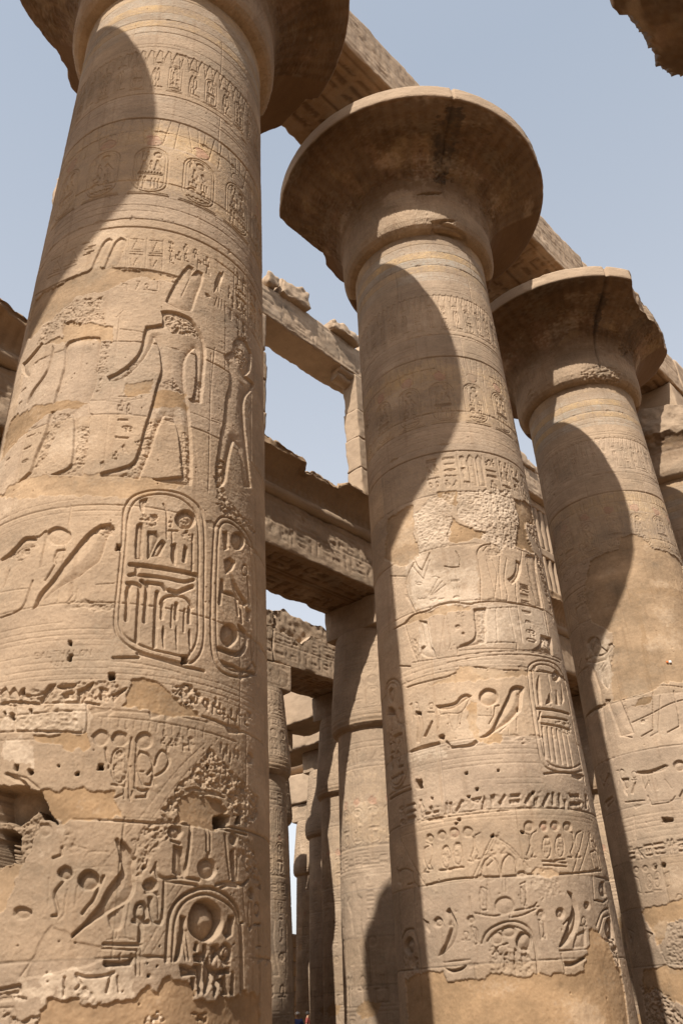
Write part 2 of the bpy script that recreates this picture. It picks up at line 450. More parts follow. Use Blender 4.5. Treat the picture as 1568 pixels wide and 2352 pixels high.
S 9 5:-23,235 -18,234 -18,223 -19,213 -22,203 -26,201 -25,211 -22,222
S 10 5:28,236 35,236 33,222 26,219 22,223
L 2.4 3.5:-17,224 -13,203
L 2.4 3.5:-20,222 -16,203
S 9 5:-8,216 -5,215 -6,209 -9,210
S 9 5:0,214 3,214 5,207 2,200 0,204
S 9 5:9,213 16,214 19,209 10,201
S 9 5:-9,206 -1,208 0,201 -8,202
S 9 5:-8,199 -1,199 1,189 0,179 -3,179 -5,193 -10,196
S 9 5:2,199 6,206 8,198 12,196 9,185 6,179 2,177
S 9 5:12,195 30,197 32,193 19,192 17,180 13,177
S 9 5:-21,199 -14,198 -8,195 -7,192 -19,191
S 9 5:-11,190 -7,190 -6,177 -9,178
S 9 5:33,195 36,193 36,177 32,177
S 9 5:19,188 26,192 30,177 21,176
O 4 6:31,208 31,205 29,203 26,202 23,202 21,203 19,205 18,208 19,210 20,212 23,214 26,214 29,213 31,210
O 2.2 3:29,208 29,206 28,205 27,204 25,204 24,205 23,206 22,208 23,209 24,210 25,211 27,211 28,210 29,209
L 3 4:20,204 28,201
L 3 4:22,200 30,200
X 1.2:-8,211 33,214 36,177 -7,178
S 7 8:-24,301 -25,299 -26,297 -28,295 -31,295 -33,295 -35,296 -37,298 -37,300 -37,302 -36,304 -34,306 -31,306 -29,306 -26,305 -25,303
S 7 8:-32,290 -24,288 -22,281 -20,266 -26,265 -31,268
L 3 4:-34,293 -26,291
L 4 6:-16,307 -17,288 -20,266
L 3 4:0,306 1,287
L 3 4:4,306 5,288
S 4 5:1,287 5,287 4,281 1,281
S 6 9:12,273 12,270 9,267 6,265 2,264 -2,265 -5,266 -7,269 -8,272 -8,275 -6,278 -2,280 1,281 5,281 9,279 11,277
L 3.5 5:22,303 25,284 29,267
S 6 6:39,302 38,299 37,297 35,296 33,295 31,296 29,297 28,298 27,300 28,302 29,304 31,306 33,306 35,306 37,305 38,304
S 8 5:28,288 34,292 36,280 38,265 32,265
L 2.5 3:39,287 39,265
L 3.4 4.6:-47,271 -44,264 -38,263 -27,264 -17,264 -6,263
L 3 4:-38,261 -24,260 -9,259 -6,257
L 3.4 4.6:12,260 22,263 39,264 48,262 58,269
L 3 4:17,258 26,261 41,261
L 2.5 3:-50,267 -47,271 -46,275
L 2.2 3:48,262 50,243 56,229
S 6 6:68,258 67,256 66,254 64,253 62,253 60,253 58,254 57,255 56,257 57,259 58,260 60,261 62,262 64,262 66,261 67,260
L 3 4.5:58,249 56,236 60,227 65,232 63,249
O 3 4:79,245 79,243 77,241 75,240 73,240 71,241 69,242 69,245 69,247 71,249 73,250 75,250 77,249 79,248
L 3 4.5:68,232 83,233
L 3 4:77,231 79,216
L 2.6 3.5:73,214 83,215
L 2.4 3:79,213 80,177
S 5 7:82,205 82,199 83,189 82,184 83,196
S 6 8:-44,258 -44,256 -45,254 -47,253 -49,252 -51,253 -53,254 -54,255 -55,257 -54,259 -53,261 -52,262 -49,263 -47,262 -45,261 -44,260
L 3 4.5:-50,248 -49,239 -45,230 -39,229 -38,240 -38,261
L 2.2 3:-43,249 -42,240 -39,231
L 3 4:-53,252 -44,252
L 3 4:-43,308 -16,307 5,307 28,307 55,307
X 2.4:38,303 64,302 85,275 83,261 64,267 43,281
L 1.4 1.4:-27,260 -36,248
L 1.4 1.4:-21,259 -34,240
L 1.4 1.4:-42,226 -53,207
L 1.4 1.4:-34,226 -50,200
H 5:-40,214 -39,214 -38,212 -40,212
H 5:-41,199 -40,199 -40,198 -41,198
H 5:-47,193 -45,193 -45,191 -47,191
H 5:-49,201 -48,201 -48,200 -49,200
H 5:47,233 49,233 49,232 47,231
H 5:34,215 36,215 36,214 34,214
H 5:-38,240 -37,240 -37,239 -38,239
S 1.2 30:-135,194 -133,204 -128,222 -123,229 -106,223 -104,217 -83,214 -82,204 -92,200 -110,198 -121,195 -128,194
L 1.8 2.2:-98,283 -85,283
L 2 2.5:-121,229 -127,219 -132,207 -140,195
W 2:-144,188 -122,192 -109,198 -99,198 -62,199 -57,191 -58,179 -79,177 -122,181 -142,180
S 8 6:-81,203 -70,201 -64,203 -59,205 -61,200 -76,199
L 3 4:-70,206 -69,203 -65,202 -62,203 -61,207
L 3 4:-100,195 -92,192 -79,193 -73,195
L 3 4:-100,194 -96,188 -99,185
L 3 4:-75,193 -77,182
L 2.5 3:-70,192 -68,182
L 3 4:-108,193 -107,181
L 4 5:-154,187 -140,189 -139,185 -153,184
L 3 3:-142,182 -134,180
S 6 5:-153,183 -145,183 -144,180 -153,180
X 2:-104,184 -90,184 -79,177 -103,179
P 3 1.8:-123,174 -121,180 -79,176 -56,178 -48,186 -39,182 -35,188 -28,190 -12,190 -8,176 5,174 42,176 69,177 82,177 82,134 -124,147
L 2 2.5:-152,175 -142,175 -139,169
X 3:-148,171 -141,173 -133,168 -122,174 -124,164 -142,165
X 4:-9,165 4,166 6,159 -5,159
X 3:-49,160 -44,166 -37,166 -31,159
W 2:-48,160 -44,166 -37,165 -32,159""",1:"""P 0 2.5:-299,942 -234,948 -236,885 -230,843 -256,828 -287,843 -320,871
P 1 2.5:-160,906 -153,888 -123,875 -101,868 -113,855 -169,852 -175,868
P 1 3:-24,958 55,974 51,928 -1,914 -2,877 13,851 -44,849 -21,912
P 1 2:-185,959 -144,960 -150,924 -167,935
W 2:-235,921 -198,951 -148,956 -162,907 -173,846 -209,845 -232,838 -231,883
X 2.2:-235,921 -198,951 -148,956 -162,907 -173,846 -209,845 -232,838 -231,883
W 2:-145,951 -26,972 -20,917 -43,849 -83,838 -113,859 -98,873 -122,877 -150,894
X 2.2:-145,951 -26,972 -20,917 -43,849 -83,838 -113,859 -98,873 -122,877 -150,894
X 3:-1,914 62,943 50,885 45,873 6,890
W 2:-256,826 -179,830 -127,812 -138,730 -209,737 -251,744
W 2:-135,730 -2,735 3,668 -141,657
P 0 1.5:-273,722 -252,736 -227,729 -200,736 -151,728 -151,721 -195,721 -246,721
L 2.5 4.5:-242,837 -236,819 -228,811 -210,840
L 2.2 3:-247,825 -227,793 -211,826
L 2.5 4:-240,833 -259,813 -268,787 -256,755 -250,740
L 2 2.6:-303,827 -263,810
L 2.5 4:-186,808 -173,803 -160,803 -157,816 -163,834
S 4 4:-267,776 -260,763 -251,743 -258,752
L 1.8 2.4:-219,761 -199,788
L 1.8 2.4:-215,760 -193,781
L 1.8 2.4:-214,759 -188,773
L 1.8 2.4:-211,792 -203,792 -197,787
G viper 19 14 2.4:-244,750
G basket 14 10 2.2:-220,745
G arm 11 8 2:-204,744
G bars 18 6 3:-179,774
G strokes 17 7 3:-178,758
G loaf 17 9 2.6:-180,743
O 2 2.4:-231,785 -233,784 -235,784 -238,785 -240,786 -242,788 -242,789 -242,790 -240,790 -237,790 -235,789 -233,788 -231,787
L 3.2 5:-277,724 -252,736 -227,731 -206,739 -177,739 -150,730 -141,734 -99,736 -68,734 2,737
L 2.4 3.6:-125,813 -127,828 -117,842 -96,847 -81,842 -79,831
L 2 2.6:-114,831 -106,841 -81,843
X 2:-114,832 -82,838 -84,823 -112,821
L 2.2 3:-125,813 -125,782 -132,737
L 1.6 2.2:-110,814 -105,751 -108,737
L 1.6 2.2:-100,814 -94,790 -104,751
L 1.6 2.2:-84,823 -91,790 -95,738
L 1.8 2.6:-70,821 -85,777 -80,753 -85,736
S 6 6:-50,821 -39,818 -43,801 -58,779 -68,771 -76,779 -63,787 -54,803
L 2 2.6:-30,844 -41,813 -64,772 -68,665
L 2.2 3:-23,835 -22,803 -24,760 -3,741
L 2.4 3.6:13,849 4,814 8,769 4,692
S 3.5 14:-20,840 12,847 4,814 1,742 -19,740 -21,796
G bars 23 13 3:-53,764
G viper 23 13 3:-55,755
G bars 23 12 3:-56,746
G bars 22 13 3:-57,733
G basket 22 12 3:-58,715
G loaf 21 12 3:-58,698
G eye 22 17 3:-57,676
G mouth 22 17 3:-59,662
L 2.2 3:-275,723 -263,674 -254,648
X 2:-265,694 -252,688 -242,655 -254,648 -264,667
S 5 8:-245,721 -229,713 -228,670 -221,662 -219,647 -236,651 -247,661 -244,671 -237,673
L 1.8 2.4:-216,720 -217,649
L 1.8 2.4:-194,721 -213,648
L 1.8 2.4:-194,721 -190,669 -196,656
G flag 9 15 2.4:-178,704
G ankh 9 15 2.4:-169,703
S 4 4:-172,693 -173,692 -174,691 -175,690 -177,690 -178,690 -179,691 -180,693 -180,694 -180,695 -179,696 -177,697 -176,697 -174,697 -173,696 -172,694
S 4 4:-166,680 -166,679 -167,678 -168,677 -169,677 -170,678 -171,678 -171,679 -171,680 -171,681 -170,682 -168,682 -167,682 -167,681 -166,680
S 6 6:-175,661 -159,664 -147,674 -146,722 -125,723 -133,662 -147,659 -179,657
X 2:-144,722 -125,722 -133,662 -147,662 -145,682
L 2 2.6:-179,657 -114,662 -79,662 -82,649
L 1.8 2.2:-181,651 -73,650 -52,652
L 1.6 2:-108,721 -114,662
L 1.6 2:-84,725 -81,664
L 1.6 2:-125,721 -65,728
S 7 6:-52,652 -28,665 -22,685 10,687 4,655
X 2.2:-21,684 8,687 2,655 -28,658
L 2.6 3.6:-181,657 -181,647
W 2:-262,843 -210,839 -156,834 -165,737 -227,733 -258,756
W 2:-245,721 -226,712 -219,649 -246,659
X 3:18,853 47,852 47,747 41,724 35,760 21,806
L 2.5 3:-290,822 -301,729
L 3 4:-305,724 -267,725
L 2.5 3:-286,724 -307,652
L 3 4:-296,654 -270,645
L 2.5 3:-302,827 -300,787 -321,737
L 2 2.5:-265,650 -204,642 -143,644 -95,647 -38,650 39,655
L 2 2.5:-201,634 -96,641 28,648
L 3 4:-282,612 -227,611 -197,611 -174,623 -146,620 -126,613 -69,615 35,623
P 0 1.5:-189,614 -180,627 -146,619 -104,613 -46,616 -91,603 -163,598 -235,603
L 2 2:-227,644 -230,613
P 1 1.6:-169,569 -161,560 -167,530 -163,508 -128,511 -133,497 -154,496 -172,508 -182,537 -176,559
S 8 6:-228,568 -207,566 -193,568 -187,576 -176,579 -168,574 -182,568 -196,559 -210,558 -225,562
L 2.2 3:-225,562 -222,552 -211,553 -191,548 -182,554 -172,570
L 2.4 3.4:-227,564 -228,531
L 2 2.8:-223,551 -230,528
L 2 2.8:-211,551 -205,525
L 2 2.8:-207,549 -211,530
L 2 2.8:-191,547 -197,526
L 2 2.8:-186,549 -193,528
S 8 12:-126,570 -128,564 -132,560 -138,557 -144,556 -150,558 -154,561 -157,566 -157,572 -155,577 -151,581 -146,584 -140,585 -134,583 -129,580 -127,575
L 2.6 4:-127,556 -134,555 -137,541 -147,528
L 2.2 3:-139,556 -141,539
L 2 2.4:-162,542 -138,539
S 9 10:-103,585 -92,589 -80,586 -88,570 -91,552 -101,541 -117,528 -138,517 -153,508 -163,508 -146,516 -132,538 -121,555 -110,572
X 1.6:-99,584 -82,584 -89,571 -98,572
L 2 2.4:-117,527 -119,509
L 2 2.4:-101,538 -106,514
L 2 2.4:-133,514 -117,526
O 2.4 3.4:-233,569 -233,567 -235,565 -236,565 -238,565 -240,566 -241,568 -241,570 -240,572 -239,574 -237,574 -235,574 -234,573 -233,571
L 2.4 3.4:-244,561 -232,558
L 2.2 3:-238,559 -240,545
S 7 6:-270,564 -256,564 -257,531 -265,517 -271,519 -265,553
S 8 5:-239,546 -236,544 -250,524 -256,524
L 2.4 3.4:-279,581 -274,583 -276,555
L 2.4 3.4:-266,582 -262,580 -261,566
S 6 5:-307,585 -298,580 -300,553 -308,559
L 5 7:-279,507 -250,507 -229,508
L 4 6:-214,500 -187,496 -176,497 -169,501
H 12:-228,520 -219,519 -219,514 -229,516
H 12:-97,553 -93,553 -94,548 -98,548
X 2:-120,500 -98,505 -78,501 -105,497
W 2:-296,509 -231,506 -216,487 -298,493
H 12:-267,567 -259,565 -259,560 -267,562
H 12:-228,521 -220,520 -221,514 -229,516
H 18:-350,599 -325,591 -327,577 -353,585
S 9 5:-333,544 -305,543 -303,534 -324,524 -334,512
S 8 5:-356,561 -338,543 -362,534
L 5 6:-286,507 -262,509 -230,509
L 5 6:-216,508 -210,498 -176,498 -171,503
L 5 6:-299,585 -299,563
S 6 5:-309,584 -297,577 -298,545 -311,567
O 3 4:-69,617 -58,630 -31,639 15,640 34,624 37,589 32,533 28,476 31,468 -14,456 -58,456 -73,468 -73,494 -72,538
O 2.5 3.5:-61,616 -51,626 -32,632 3,631 25,620 37,586 32,533 31,479 -12,463 -52,463 -65,473 -66,495 -65,539
S 7 6:15,620 12,616 7,612 1,609 -4,607 -9,607 -12,608 -13,611 -13,614 -11,618 -7,622 -2,625 3,627 9,627 13,626 15,624
S 5 3:-54,625 -48,625 -51,616 -55,617
S 7 4:-46,609 -55,597 -58,560 -53,560
S 7 4:-28,583 -26,568 -43,562
S 7 4:-8,590 -7,567 -18,566
L 3 4:-23,616 -24,587
S 6 4:14,610 13,580 1,570
L 5 6:-62,553 21,557
L 4 5:-57,548 -63,535
L 4 5:-56,540 9,544
L 4 5:-59,524 -63,475
L 4 5:-49,524 -53,473
L 4 5:-39,524 -43,471
L 4 5:-28,524 -31,470
L 4 5:-16,525 -19,469
L 4 5:-2,526 -4,468
L 3.5 4.5:-60,529 10,529
X 2.5:-28,536 15,540 11,522 -22,520
O 3 4:35,627 38,616 31,555 32,481 28,456 30,470 31,533 35,596
S 7 4:38,609 35,605 34,591 36,595
S 7 4:35,578 32,574 36,562 33,564
S 7 4:30,544 33,541 31,529 34,532
S 7 4:31,516 33,513 32,501 29,503
S 7 4:29,491 32,488 31,476 28,478
L 4 5:-71,451 -45,455 -14,457
L 4 5:-14,457 31,459 28,447
S 6 5:-8,458 20,455 9,450 -13,452
H 20:-279,463 -266,460 -267,446 -281,449
H 12:-193,457 -189,457 -189,453 -193,454
H 12:-144,458 -140,457 -141,454 -144,454
H 12:-180,433 -176,433 -177,429 -180,430
H 14:-193,425 -188,424 -189,421 -193,421
H 10:-211,393 -207,393 -208,389 -212,390
H 10:-217,389 -213,389 -214,386 -217,386
H 14:-166,368 -162,368 -162,364 -167,364
H 14:-97,425 -92,425 -93,420 -98,420
H 12:-123,370 -119,369 -119,366 -123,366
H 10:-253,430 -250,430 -251,426 -253,427
L 3 4:-234,505 -234,458 -233,433 -236,392
S 6 4:-272,410 -241,410 -242,407 -270,406
S 6 4:-258,417 -252,418 -251,410 -257,410
S 6 4:-264,401 -235,400 -236,395 -262,397
S 6 4:-229,419 -225,419 -228,400 -231,402
S 6 4:-222,418 -218,418 -221,402 -224,403
S 6 4:-203,420 -199,418 -212,403 -214,405
S 6 4:-189,419 -173,420 -178,413 -186,414
S 6 4:-175,403 -169,421 -167,415 -170,401
S 6 4:-160,421 -153,423 -155,411 -160,408
S 6 4:-149,410 -139,422 -137,420 -147,405
S 6 4:-131,421 -115,422 -117,418 -130,417
S 6 4:-133,413 -118,414 -119,409 -133,408
S 6 4:-111,409 -102,421 -97,420 -108,406
S 6 4:-96,413 -87,417 -91,404 -96,405
S 6 4:-84,406 -71,423 -67,422 -80,403
S 6 4:-63,424 -59,424 -61,407 -66,406
S 6 4:-51,423 -47,424 -49,406 -53,404
S 6 4:-42,414 -37,416 -38,403 -43,401
S 6 4:-28,423 -1,427 -1,423 -27,419
S 6 4:-30,412 1,415 -1,411 -30,407
S 6 4:18,429 28,430 20,408 12,408
S 6 4:26,421 28,422 27,405 26,407
X 1.5:-273,414 -186,417 -87,425 26,421 26,402 -91,403 -188,398 -271,399
L 2.5 3:-275,400 -188,397 -92,401 28,402
S 4 8:-254,372 -255,370 -257,368 -259,367 -262,367 -264,368 -266,370 -268,372 -268,374 -267,376 -266,378 -263,379 -260,379 -258,378 -256,376 -255,374
S 4 8:-233,374 -234,371 -235,369 -238,368 -241,368 -243,369 -246,371 -247,373 -247,376 -246,378 -244,380 -242,381 -239,381 -236,380 -234,378 -233,376
S 4 8:-213,374 -213,371 -215,369 -218,368 -221,368 -223,369 -226,370 -227,373 -227,376 -226,379 -224,381 -222,382 -219,382 -216,381 -214,379 -213,377
S 4 8:-192,373 -193,371 -195,368 -197,367 -200,367 -203,368 -205,369 -206,372 -206,375 -205,377 -203,380 -201,381 -198,381 -196,380 -194,378 -192,376
S 4 8:-103,375 -104,372 -106,370 -109,368 -112,368 -114,369 -117,370 -118,373 -118,376 -117,379 -115,381 -112,383 -109,383 -106,382 -104,381 -103,378
S 4 8:-80,375 -81,373 -83,370 -86,369 -89,368 -91,369 -93,370 -94,373 -94,375 -93,378 -91,380 -89,382 -86,382 -83,382 -81,380 -80,378
S 4 8:-60,377 -62,374 -64,371 -67,370 -70,369 -73,370 -75,371 -76,373 -76,376 -75,379 -73,381 -70,383 -67,383 -64,383 -62,381 -60,379
S 4 8:-36,377 -38,374 -40,372 -44,370 -47,370 -50,370 -53,371 -54,374 -54,376 -53,379 -50,381 -47,383 -44,383 -40,383 -38,382 -36,380
W 4:-82,375 -84,372 -88,371 -91,372 -92,375 -90,379 -86,380 -83,379
W 4:-63,376 -65,373 -69,372 -73,373 -74,376 -72,379 -67,381 -64,380
W 4:-215,374 -217,371 -220,370 -223,372 -225,375 -223,378 -219,379 -216,378
O 2 2.5:-229,343 -231,337 -233,332 -236,329 -239,330 -242,333 -243,338 -243,345 -242,351 -239,357 -236,359 -233,359 -231,355 -229,350
X 1.8:-231,343 -234,335 -238,332 -241,336 -241,345 -239,353 -235,356 -232,352
L 2.5 3:-246,326 -230,325
S 4 4:-231,356 -232,355 -233,354 -234,354 -235,354 -236,354 -237,355 -238,356 -238,357 -238,358 -237,359 -236,359 -234,359 -233,359 -232,358 -231,357
O 2 2.5:-211,346 -212,339 -215,334 -217,331 -220,332 -223,335 -224,340 -224,347 -222,354 -220,359 -217,361 -214,361 -212,358 -211,352
X 1.8:-213,346 -215,338 -219,335 -221,338 -222,347 -219,355 -216,358 -213,354
L 2.5 3:-227,328 -212,328
S 4 4:-212,358 -213,357 -214,356 -215,356 -216,356 -217,356 -218,357 -219,358 -219,359 -219,360 -218,361 -217,361 -215,361 -214,361 -213,360 -213,359
O 2 2.5:-81,347 -83,341 -86,335 -90,332 -93,332 -95,335 -96,341 -95,347 -93,354 -90,359 -87,362 -84,362 -81,359 -81,354
X 1.8:-83,347 -87,339 -91,335 -93,339 -93,347 -90,355 -86,359 -83,355
L 2.5 3:-99,328 -84,329
S 4 4:-82,360 -83,358 -84,358 -85,357 -86,357 -88,357 -89,358 -89,359 -89,361 -88,361 -87,362 -85,362 -84,362 -83,361 -82,361
O 2 2.5:-59,349 -61,342 -64,337 -68,334 -71,334 -74,337 -75,342 -74,349 -72,355 -68,361 -65,364 -61,364 -59,361 -58,356
X 1.8:-61,349 -65,340 -69,337 -72,340 -72,349 -68,357 -64,361 -61,357
L 2.5 3:-79,329 -61,331
S 4 4:-60,361 -60,360 -61,360 -63,359 -64,359 -66,359 -67,359 -67,360 -67,361 -67,362 -66,363 -64,364 -63,364 -61,364 -60,363 -60,362
L 2.2 3:-268,368 -258,363 -258,348 -266,338 -261,330 -271,332
L 2.2 3:-263,363 -273,361 -277,347 -271,334 -278,328 -268,327
L 2.2 3:-199,369 -192,366 -192,351 -199,340 -196,333 -203,335
L 2.2 3:-181,371 -189,368 -192,354 -188,342 -193,336 -186,336
L 2.2 3:-119,367 -112,364 -112,349 -120,337 -117,331 -124,332
L 2.2 3:-100,369 -108,366 -113,352 -109,340 -114,334 -107,334
L 2.2 3:-47,370 -37,368 -38,353 -49,340 -45,334 -55,334
L 2.2 3:-16,372 -29,368 -37,353 -32,341 -40,334 -29,335
L 3 3.5:-97,328 -60,326
L 3 3.5:-98,323 -61,321
L 3 3.5:-249,327 -211,327
L 2 2.5:-164,365 -199,313
L 2 2.5:-163,366 -142,350 -119,320
X 2.5:-165,363 -155,366 -147,339 -180,338
L 2 2:-11,370 -51,314
L 2 2:10,372 -39,314
L 2 2:-327,379 -277,311
X 2:2,371 23,361 23,345 0,349
L 3 3.5:-187,313 -182,331 -171,339 -162,330 -161,311
L 3 3.5:-160,311 -155,332 -145,339 -137,332 -138,312
L 2.5 3:-177,326 -169,332
S 4 6:-183,311 -183,310 -185,309 -187,308 -189,308 -191,308 -192,309 -193,311 -194,312 -193,314 -192,315 -190,315 -188,316 -186,315 -184,314 -183,313
S 5 6:-125,312 -126,310 -127,309 -130,308 -132,308 -134,309 -136,310 -137,311 -137,312 -137,314 -135,315 -133,316 -131,316 -128,316 -127,315 -125,313
L 3.5 4:-277,310 -235,313 -199,312 -151,310 -117,312 -75,310 -19,315 23,320
P 0 1.5:-117,312 -107,320 -81,317 -75,310 -96,308
S 4 10:-147,273 -149,268 -153,265 -157,263 -162,262 -167,263 -171,266 -174,270 -174,274 -172,279 -169,282 -164,284 -159,285 -154,284 -150,281 -148,277
L 2.5 3:-178,312 -185,271
L 2 2.5:-158,311 -160,290
L 2 2.5:-153,311 -156,290
L 3 3.5:-202,267 -176,260 -153,266 -122,269 -116,275
L 3 3.5:-153,266 -156,258 -138,260 -119,267
L 2.5 3:-189,296 -194,266
O 2.5 3:-190,299 -186,290 -189,274 -194,280
O 2.5 3:-135,296 -129,287 -130,271 -137,274
L 2.5 3:-125,270 -114,270
L 2.5 3:-207,288 -208,267
X 1.5:-122,306 -76,305 -77,286 -115,275
L 3.5 4.5:-198,229 -190,244 -167,253 -148,254 -132,246 -127,230 -129,191
L 3 4:-190,231 -181,241 -163,247 -149,247 -137,240
S 9 7:-131,228 -133,223 -136,220 -139,217 -143,217 -147,218 -150,220 -152,224 -152,229 -150,233 -147,237 -144,240 -140,240 -136,239 -133,237 -131,233
S 6 7:-150,241 -151,238 -154,236 -157,234 -161,234 -164,235 -167,236 -169,239 -169,242 -168,245 -166,247 -162,248 -159,249 -155,248 -152,246 -150,244
S 5 7:-168,234 -169,231 -171,228 -174,227 -178,226 -181,227 -183,229 -185,232 -185,235 -184,238 -182,240 -179,242 -175,242 -172,241 -170,239 -168,237
O 3 3:-133,225 -134,222 -136,220 -139,219 -141,219 -143,221 -145,223 -145,226 -144,229 -142,231 -139,232 -137,232 -135,231 -133,228
S 5 5:-181,225 -176,215 -170,217 -175,202 -180,210
S 5 5:-171,214 -165,217 -166,199 -172,195
S 5 5:-155,221 -151,216 -157,191 -160,198
S 5 5:-148,213 -139,215 -135,205 -148,198
X 2.5:-186,226 -133,218 -135,191 -188,195
L 3 4:-185,215 -175,225 -163,227
L 3 4:-173,199 -167,209 -159,201 -157,191
L 3 4:-146,210 -136,218
S 10 9:-63,267 -72,252 -82,237 -94,220 -88,220 -66,236 -56,252 -55,262 -55,271 -60,286 -67,288 -60,276
L 2.6 3.6:-95,215 -51,216
L 2.4 3.2:-93,212 -92,189
S 9 6:-91,202 -78,200 -54,209 -56,204 -79,196 -90,196
L 2 2.6:-63,240 -70,218
S 4 8:-66,235 -47,240 -53,218 -74,218
S 9 8:-242,255 -239,253 -250,234 -266,217 -256,221 -240,230 -230,245 -230,258 -239,276 -244,273 -239,262
L 2.4 3.2:-256,210 -216,211
S 9 6:-255,203 -241,199 -222,204 -228,200 -245,196
S 6 6:-253,260 -253,257 -255,255 -258,254 -261,254 -263,255 -266,256 -267,259 -267,261 -267,263 -265,265 -262,266 -259,266 -256,266 -254,264 -253,262
L 2.4 3.2:-208,253 -211,244 -208,228 -202,231 -202,246
L 2.4 3:-188,299 -181,295 -184,270 -193,270 -192,293
L 2.4 3:-136,299 -128,302 -129,283 -134,270 -140,286
L 2.4 3:-117,254 -111,255 -112,235 -118,230 -118,241
S 5 6:-108,260 -109,258 -110,256 -112,255 -114,255 -117,256 -118,257 -119,259 -119,261 -118,263 -117,264 -115,265 -113,266 -110,265 -109,264 -108,262
S 5 6:-204,259 -204,257 -206,255 -207,255 -210,254 -212,255 -213,256 -214,258 -214,260 -214,261 -212,263 -210,264 -208,264 -206,263 -205,262 -204,261
S 7 7:-78,261 -79,259 -81,257 -83,255 -86,255 -88,255 -90,257 -91,259 -91,261 -90,264 -88,266 -86,267 -83,267 -81,267 -79,266 -78,263
L 1.5 1.8:-161,364 -193,313
L 1.5 1.8:-160,364 -131,332
L 1.5 1.8:-127,267 -94,213
S 6 7:-78,260 -79,258 -81,256 -83,254 -86,254 -88,254 -90,256 -91,258 -91,261 -90,263 -88,265 -86,267 -83,267 -81,267 -79,265 -78,263
S 5 5:-252,260 -253,258 -255,256 -257,255 -260,255 -262,255 -264,257 -266,259 -266,261 -265,264 -263,265 -261,267 -258,267 -256,266 -254,265 -253,263
S 5 5:-204,259 -205,258 -206,256 -207,255 -209,255 -211,256 -212,257 -213,258 -213,260 -213,262 -211,263 -210,264 -208,264 -206,264 -205,263 -204,261
S 5 5:-109,262 -109,260 -111,258 -112,257 -114,257 -116,258 -117,259 -118,260 -118,262 -117,264 -116,265 -114,266 -112,266 -111,266 -109,265 -109,263
O 2.5 3:-210,251 -203,248 -203,232 -207,235
O 2.5 3:-117,254 -110,251 -111,230 -117,234
L 3 3.5:-82,247 -71,255 -81,234
O 2.2 2.5:-215,241 -215,239 -217,237 -218,236 -220,236 -221,237 -221,239 -222,241 -221,243 -220,245 -218,245 -217,245 -216,244 -215,243
L 2.2 2.5:-225,235 -213,234
L 2.2 2.5:-219,236 -221,224
O 2.2 2.5:-43,251 -44,249 -46,247 -47,246 -49,246 -50,247 -51,249 -51,251 -50,253 -48,255 -47,256 -45,256 -44,255 -43,253
L 2.2 2.5:-55,245 -43,244
L 2.2 2.5:-48,245 -52,234
S 6 5:-29,271 -30,269 -32,267 -34,266 -37,266 -39,266 -41,267 -42,269 -42,270 -41,272 -39,274 -37,275 -34,275 -32,275 -30,274 -29,272
S 12 7:22,243 21,237 20,232 14,229 7,228 0,229 -3,232 -5,236 -4,242 0,248 6,252 14,256 23,257 20,256 22,253 21,248
L 3 4:-24,244 -5,264 23,269 22,257 21,229
L 3 4:-21,236 -3,256 23,261
L 3 4:-17,278 7,276 23,281
S 6 5:23,275 22,274 21,257 21,262
X 4:-21,236 8,223 22,229 19,193 14,193 4,215
H 14:21,212 20,212 21,196 17,196
S 5 6:22,294 22,290 24,287 17,284 10,283 5,284 2,286 0,289 1,293 4,297 8,301 15,303 22,304 24,304 22,301 23,298
L 3 3:-10,310 -16,281
O 2.5 3:-3,343 17,348 16,323 0,319
S 6 5:26,346 24,342 25,324 24,327
S 12 7:-313,235 -315,231 -318,227 -323,225 -328,225 -334,226 -338,229 -342,232 -342,237 -340,241 -336,244 -330,246 -324,247 -319,246 -315,243 -313,239
L 3.5 4.5:-350,246 -334,258 -311,256 -301,234 -301,201
S 6 6:-316,221 -306,218 -308,202 -321,208
X 2.5:-347,226 -308,221 -306,199 -349,198
S 5 6:-287,266 -277,262 -276,248 -284,255
L 3 3.5:-347,338 -320,340 -303,332 -303,291
L 3 3.5:-293,310 -300,317 -317,316
S 5 5:-351,342 -338,337 -339,319 -353,324
P 1 1.8:-348,194 -274,202 -259,198 -254,188 -200,187 -188,194 -158,189 -135,189 -106,189 -60,189 -42,239 -25,240 1,221 8,195 20,192 9,82 -346,93
W 3:-348,194 -278,201 -297,94 -346,93""",2:"""P 0 2.5:-266,1104 -185,1114 -172,1145 -143,1153 -116,1142 -93,1112 -4,1105 23,1091 -94,766 -169,760 -189,746 -284,741 -279,798 -254,866 -248,903 -286,938 -299,949 -305,1022
W 1:-203,1006 8,1000 -12,971 -200,997
W 1:-194,999 -167,982 -172,871 -185,771 -198,779 -182,894
W 2:-324,901 -302,910 -265,910 -258,880 -253,867 -270,854 -272,799 -292,773 -305,792 -325,845 -342,860
S 7 9:-325,902 -317,909 -302,911 -289,903 -286,891 -285,878 -290,872 -299,863 -308,868 -315,865 -322,886
S 6 8:-344,866 -314,866 -306,866 -288,858 -268,865 -264,877 -255,878 -252,867 -260,860 -270,854 -281,842 -290,843 -324,847 -345,858
L 2.4 3.4:-304,826 -281,842
S 4 7:-306,792 -292,773 -271,799 -279,836 -299,822
S 9 7:-406,742 -348,746 -311,745 -305,753 -291,749 -295,745 -312,738 -345,740 -411,741
L 3 4.5:-286,712 -287,664 -257,652
L 3 4.5:-188,744 -207,660 -236,650
L 2.4 3.2:-174,733 -198,653 -216,647
L 3 4.5:-141,742 -145,682 -150,661 -178,650
L 2.2 3:-253,718 -266,682
S 5 5:-255,692 -256,690 -257,689 -259,689 -260,689 -262,690 -263,691 -264,692 -264,694 -263,695 -262,696 -260,696 -259,696 -257,695 -256,694 -255,693
